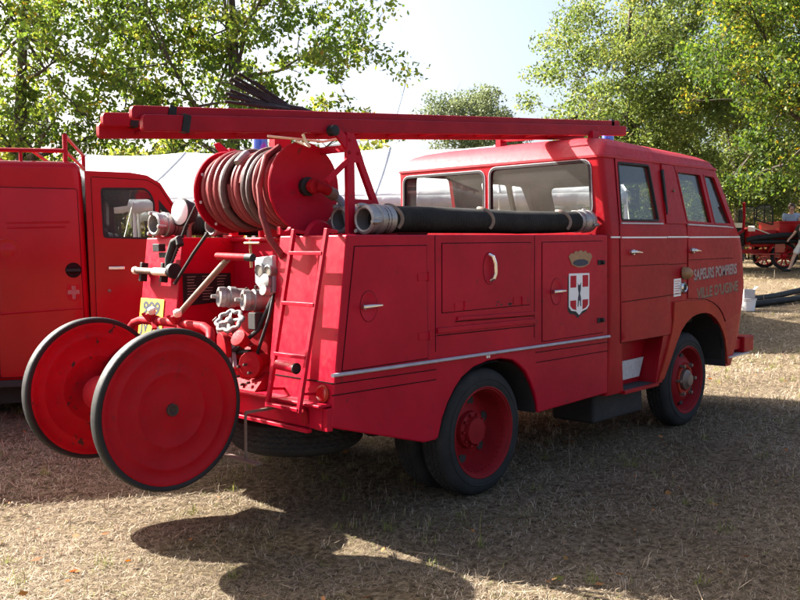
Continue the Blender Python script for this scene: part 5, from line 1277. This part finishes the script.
# ================================================================== PEOPLE
def skinmesh(name, pts, edges, rad, m, parent, root=0, sub=2):
    me = bpy.data.meshes.new(name); me.from_pydata(pts, edges, [])
    o = bpy.data.objects.new(name, me); COL.objects.link(o)
    sk = o.modifiers.new('skin', 'SKIN'); sk.use_smooth_shade = True
    for i, r in enumerate(rad):
        r = r if isinstance(r, tuple) else (r, r)
        me.skin_vertices[0].data[i].radius = r; me.skin_vertices[0].data[i].use_root = (i == root)
    s_ = o.modifiers.new('sub', 'SUBSURF'); s_.levels = sub; s_.render_levels = sub
    bake_mods(o); o.data.materials.clear(); o.data.materials.append(m); o.data.polygons.foreach_set('use_smooth', [True]*len(o.data.polygons)); o.parent = parent
    return o
PJ = {}
def pose(kind):
    # +x forward, +y left, z up; adult 1.72 m
    if kind == 'walk':
        return dict(hip=(0, 0, .92), waist=(.0, 0, 1.06), chest=(.03, 0, 1.30), neck=(.05, 0, 1.47), head=(.07, 0, 1.61),
            sl=(.03, .19, 1.40), el=(-.14, .24, 1.16), hl=(-.08, .23, .93), sr=(.03, -.19, 1.40), er=(.16, -.24, 1.17), hr=(.33, -.20, 1.03),
            ll=(0, .10, .88), kl=(-.06, .11, .47), al=(-.32, .11, .14), tl=(-.20, .12, .05), lr=(0, -.10, .88), kr=(.24, -.10, .50), ar=(.40, -.10, .09), tr=(.60, -.11, .05))
    if kind == 'sit':
        return dict(hip=(0, 0, .10), waist=(.01, 0, .24), chest=(.05, 0, .47), neck=(.09, 0, .63), head=(.13, 0, .77),
            sl=(.05, .19, .57), el=(.14, .25, .32), hl=(.36, .14, .25), sr=(.05, -.19, .57), er=(.14, -.25, .32), hr=(.36, -.14, .25),
            ll=(.05, .10, .09), kl=(.46, .12, .10), al=(.48, .12, -.32), tl=(.64, .13, -.38), lr=(.05, -.10, .09), kr=(.46, -.12, .10), ar=(.48, -.12, -.32), tr=(.64, -.13, -.38))
    return dict(hip=(0, 0, .93), waist=(.0, 0, 1.07), chest=(.02, 0, 1.31), neck=(.02, 0, 1.48), head=(.04, 0, 1.62),
        sl=(0, .19, 1.41), el=(-.03, .25, 1.14), hl=(.06, .25, .90), sr=(0, -.19, 1.41), er=(.02, -.26, 1.14), hr=(.22, -.12, 1.06),
        ll=(0, .10, .89), kl=(.02, .11, .48), al=(-.03, .12, .08), tl=(.16, .15, .04), lr=(0, -.10, .89), kr=(.03, -.11, .48), ar=(-.02, -.13, .08), tr=(.17, -.16, .04))
def person(label, loc, rz, kind, shirt, legs, hair, shorts=False, group=None, sub=2):
    P = thing('person', label, 'person', loc, group, rz); J = pose(kind); V = lambda k: Vector(J[k])
    nm = ['hip', 'waist', 'chest', 'neck', 'head', 'sl', 'el', 'hl', 'sr', 'er', 'hr', 'll', 'kl', 'al', 'tl', 'lr', 'kr', 'ar', 'tr']
    ix = {k: i for i, k in enumerate(nm)}; pts = [J[k] for k in nm]; rad = [(.14, .11), (.13, .10), (.15, .10), .055, .085, .055, .042, .03, .055, .042, .03, .085, .058, .042, .038, .085, .058, .042, .038]
    ed = [('hip', 'waist'), ('waist', 'chest'), ('chest', 'neck'), ('neck', 'head'), ('chest', 'sl'), ('sl', 'el'), ('el', 'hl'), ('chest', 'sr'), ('sr', 'er'), ('er', 'hr'), ('hip', 'll'), ('ll', 'kl'), ('kl', 'al'), ('al', 'tl'), ('hip', 'lr'), ('lr', 'kr'), ('kr', 'ar'), ('ar', 'tr')]
    ed = [(ix[a], ix[b_]) for a, b_ in ed]; hd = V('head')
    pts.append(tuple(hd+Vector((.015, 0, .10)))); rad.append((.07, .075)); ed.append((ix['head'], len(pts)-1))
    pts.append(tuple(hd+Vector((.105, 0, -.005)))); rad.append(.014); ed.append((ix['head'], len(pts)-1))      # nose
    for h_, e_ in (('hl', 'el'), ('hr', 'er')):      # palm, five fingers
        d = (V(h_)-V(e_)).normalized(); u = d.cross(Vector((0, 0, 1))); u = u.normalized() if u.length > .1 else Vector((0, 1, 0)); w = d.cross(u)
        palm = V(h_)+d*.06; pts.append(tuple(palm)); rad.append((.036, .018)); ip = len(pts)-1; ed.append((ix[h_], ip))
        for k, ln in enumerate((.065, .078, .072, .055)):
            b_ = palm+d*.035+u*(.027-.018*k); pts.append(tuple(b_)); rad.append(.009); i1 = len(pts)-1; ed.append((ip, i1))
            pts.append(tuple(b_+d*ln*.8+w*.02)); rad.append(.007); ed.append((i1, i1+1))
        pts.append(tuple(V(h_)+d*.05+u*.055)); rad.append(.009); ed.append((ix[h_], len(pts)-1))
    skinmesh('body', pts, ed, rad, SKIN, P, 0, sub)
    sh = ['hip', 'waist', 'chest', 'neck', 'sl', 'el', 'sr', 'er']; p = [J['hip'], J['waist'], J['chest'], tuple(V('chest').lerp(V('neck'), .72)), J['sl'], tuple(V('sl').lerp(V('el'), .75)), J['sr'], tuple(V('sr').lerp(V('er'), .75))]
    skinmesh('shirt', p, [(0, 1), (1, 2), (2, 3), (2, 4), (4, 5), (2, 6), (6, 7)], [(.165, .13), (.155, .125), (.175, .125), .075, .075, .06, .075, .06], shirt, P, 0, sub)
    f = .95 if shorts else 1.75
    def leg(a, k, b_): return [J[a], J[k]] if False else ([tuple(V(a)), tuple(V(a).lerp(V(k), .92))] if shorts else [tuple(V(a)), J[k], tuple(V(k).lerp(V(b_), .9))])
    l1, l2 = leg('ll', 'kl', 'al'), leg('lr', 'kr', 'ar'); p = [J['waist'], J['hip']]+l1+l2; n1 = len(l1); e_ = [(0, 1), (1, 2)]+[(2+i, 3+i) for i in range(n1-1)]+[(1, 2+n1)]+[(2+n1+i, 3+n1+i) for i in range(n1-1)]
    rr = [.10, .105, .085] if shorts else [.10, .078, .07]; rr = rr[:n1]
    skinmesh('shorts' if shorts else 'trousers', p, e_, [(.14, .115), (.16, .13)]+rr+rr, legs, P, 1, sub)
    for a, t_ in (('al', 'tl'), ('ar', 'tr')):
        skinmesh('shoe', [tuple(V(a)+Vector((-.05, 0, -.03))), tuple(V(a).lerp(V(t_), .5)+Vector((0, 0, -.01))), tuple(V(t_)+Vector((.05, 0, .0)))], [(0, 1), (1, 2)], [.05, .055, .045], BLK, P, 0, 1)
    hb = MB().lathe([(.002, .155), (.06, .145), (.095, .10), (.105, .05), (.105, .02), (.09, -.03), (.06, -.05)], hd+Vector((-.02, 0, .02)), (-.25, 0, 1), 20, close=False).build('hair', hair, None); hb.parent = P
    eb = MB()
    for s_ in (-1, 1): eb.lathe([(.010, 0), (.002, .006)], hd+Vector((.088, s_*.032, .02)), (1, 0, 0), 8)
    eb.tube([hd+Vector((.085, -.025, -.045)), hd+Vector((.092, 0, -.047)), hd+Vector((.085, .025, -.045))], .005, 6)
    o = eb.build('face', UND, None); o.parent = P
    for s_ in (-1, 1): o = MB().lathe([(.002, -.01), (.026, 0), (.02, .012), (.002, .014)], hd+Vector((-.01, s_*.088, .0)), (0, s_, 0), 10).build('ear', SKIN, None); o.parent = P
    return P
def cloth(nm, c): return paint(nm, c, rough=.85, coat=0, var=.12, scale=6, spec=.2)
NAVY = cloth('navy_cloth', (.018, .025, .055)); LBL = cloth('light_blue_cloth', (.34, .45, .60)); WCL = cloth('white_cloth', (.75, .74, .72)); DCL = cloth('charcoal_cloth', (.03, .032, .035)); BEI = cloth('beige_cloth', (.45, .36, .26)); REDCL = cloth('rust_cloth', (.35, .07, .05))
HBR = paint('brown_hair', (.06, .035, .02), rough=.7, coat=0); HGR = paint('grey_hair', (.55, .53, .5), rough=.7, coat=0)
LEFT = math.atan2(-RGT.y, -RGT.x)
wp = VW(26.8, 803.5); person('walking person in white shorts and a charcoal top, stepping past the old machine', (wp.x, wp.y, float(gh(wp.x, wp.y))), LEFT+R(10), 'walk', DCL, WCL, HBR, shorts=True)
def on_machine(x, y, z): 
    q = OM.matrix_basis @ Vector((x, y, z)); return tuple(q)
person('person in a light blue shirt sitting on the old machine behind its windscreen', on_machine(-.48, sgn*.1, 1.13), LEFT+R(70), 'sit', LBL, LBL, HBR)
person('person in a navy shirt sitting on the rear bench of the old machine', on_machine(-1.15, sgn*.3, 1.13), LEFT+R(150), 'sit', NAVY, DCL, HBR)
far = [(752, 44, NAVY, HBR, 0.3, 'standing onlooker in navy by the dry bushes beyond the pump handle'), (763, 46, REDCL, HBR, 2.0, 'standing onlooker in a rust top beyond the black windscreen frame'), (771, 43, WCL, HGR, 1.2, 'grey haired onlooker in white beyond the seated people'), (783, 47, BEI, HBR, 4.0, 'standing onlooker in beige between the two seated people, far off'), (791, 45, LBL, HBR, 5.2, 'standing onlooker in light blue far behind the navy shirted sitter')]
for px, d, sh_, hr_, a, lab in far:
    q = VW(d, px); person(lab, (q.x, q.y, float(gh(q.x, q.y))), a, 'stand', sh_, DCL, hr_, group='distant onlookers', sub=1)
for px, d, sh_, hr_, a, lab in ((175, 17.2, NAVY, HBR, 1, 'person in navy standing at the table in the marquee behind the van window'), (425, 17.6, BEI, HGR, 3, 'grey haired person in beige in the marquee, behind the left rear pane of the cab'), (545, 17.0, REDCL, HBR, 2.4, 'person in a rust top in the marquee, behind the right rear pane of the cab')):
    q = VW(d, px); person(lab, (q.x, q.y, float(gh(q.x, q.y))), a, 'stand', sh_, DCL, hr_, sub=1)
# white tubs and black pipes on the grass
q = VW(17.6, 749); g0 = float(gh(q.x, q.y))
TB_ = thing('plastic_tub', 'white plastic tub standing on the straw beside the fire engine bumper', 'tub', (q.x, q.y, g0))
o = MB().lathe([(.15, 0), (.155, .005), (.185, .26), (.20, .27), (.20, .30), (.185, .30), (.17, .29), (.15, .03)], (0, 0, 0), (0, 0, 1), 28).build('tub_wall', WHT, None); o.parent = TB_
o = MB().lathe([(.203, .29), (.205, .315), (.19, .325), (.002, .33)], (0, 0, 0), (0, 0, 1), 28).build('lid', GREYW, None); o.parent = TB_
TB_.scale = (.8, .8, .8)
cb = thing('cardboard_box', 'pale open carton sitting on the lid of the white tub', 'box', (q.x, q.y, g0+.331*.8), None, .6); cb.scale = (.85, .85, .85)
o = MB().box(-.14, .14, -.12, .12, 0, .012).box(-.14, -.13, -.12, .12, 0, .20).box(.13, .14, -.12, .12, 0, .20).box(-.13, .13, -.12, -.11, 0, .20).box(-.13, .13, .11, .12, 0, .20).build('carton', GREYW, None); o.parent = cb
o = MB().add([(-.14, -.12, .20), (.14, -.12, .20), (.14, -.2, .27), (-.14, -.2, .27), (-.14, -.122, .198), (.14, -.122, .198), (.14, -.203, .268), (-.14, -.203, .268)], [(0, 1, 2, 3), (7, 6, 5, 4), (0, 1, 5, 4), (2, 3, 7, 6)]).build('flap', GREYW, None); o.parent = cb
for lab, pts in (('upper of two black pipes lying in the grass, its end near the white tub', ((755, 18.9), (775, 19.6), (800, 20.6), (840, 22))), ('lower of two black pipes lying in the grass, its end touching the white tub', ((752, 18.1), (775, 18.5), (800, 19.0), (845, 20)))):
    P_ = []
    for px, d in pts:
        v_ = VW(d, px); P_.append((v_.x, v_.y, float(gh(v_.x, v_.y))+.075))
    o = MB().tube(P_, .07, 12).build('drain_pipe', BLK); tag(o, lab, 'pipe', 'black pipes on the grass')
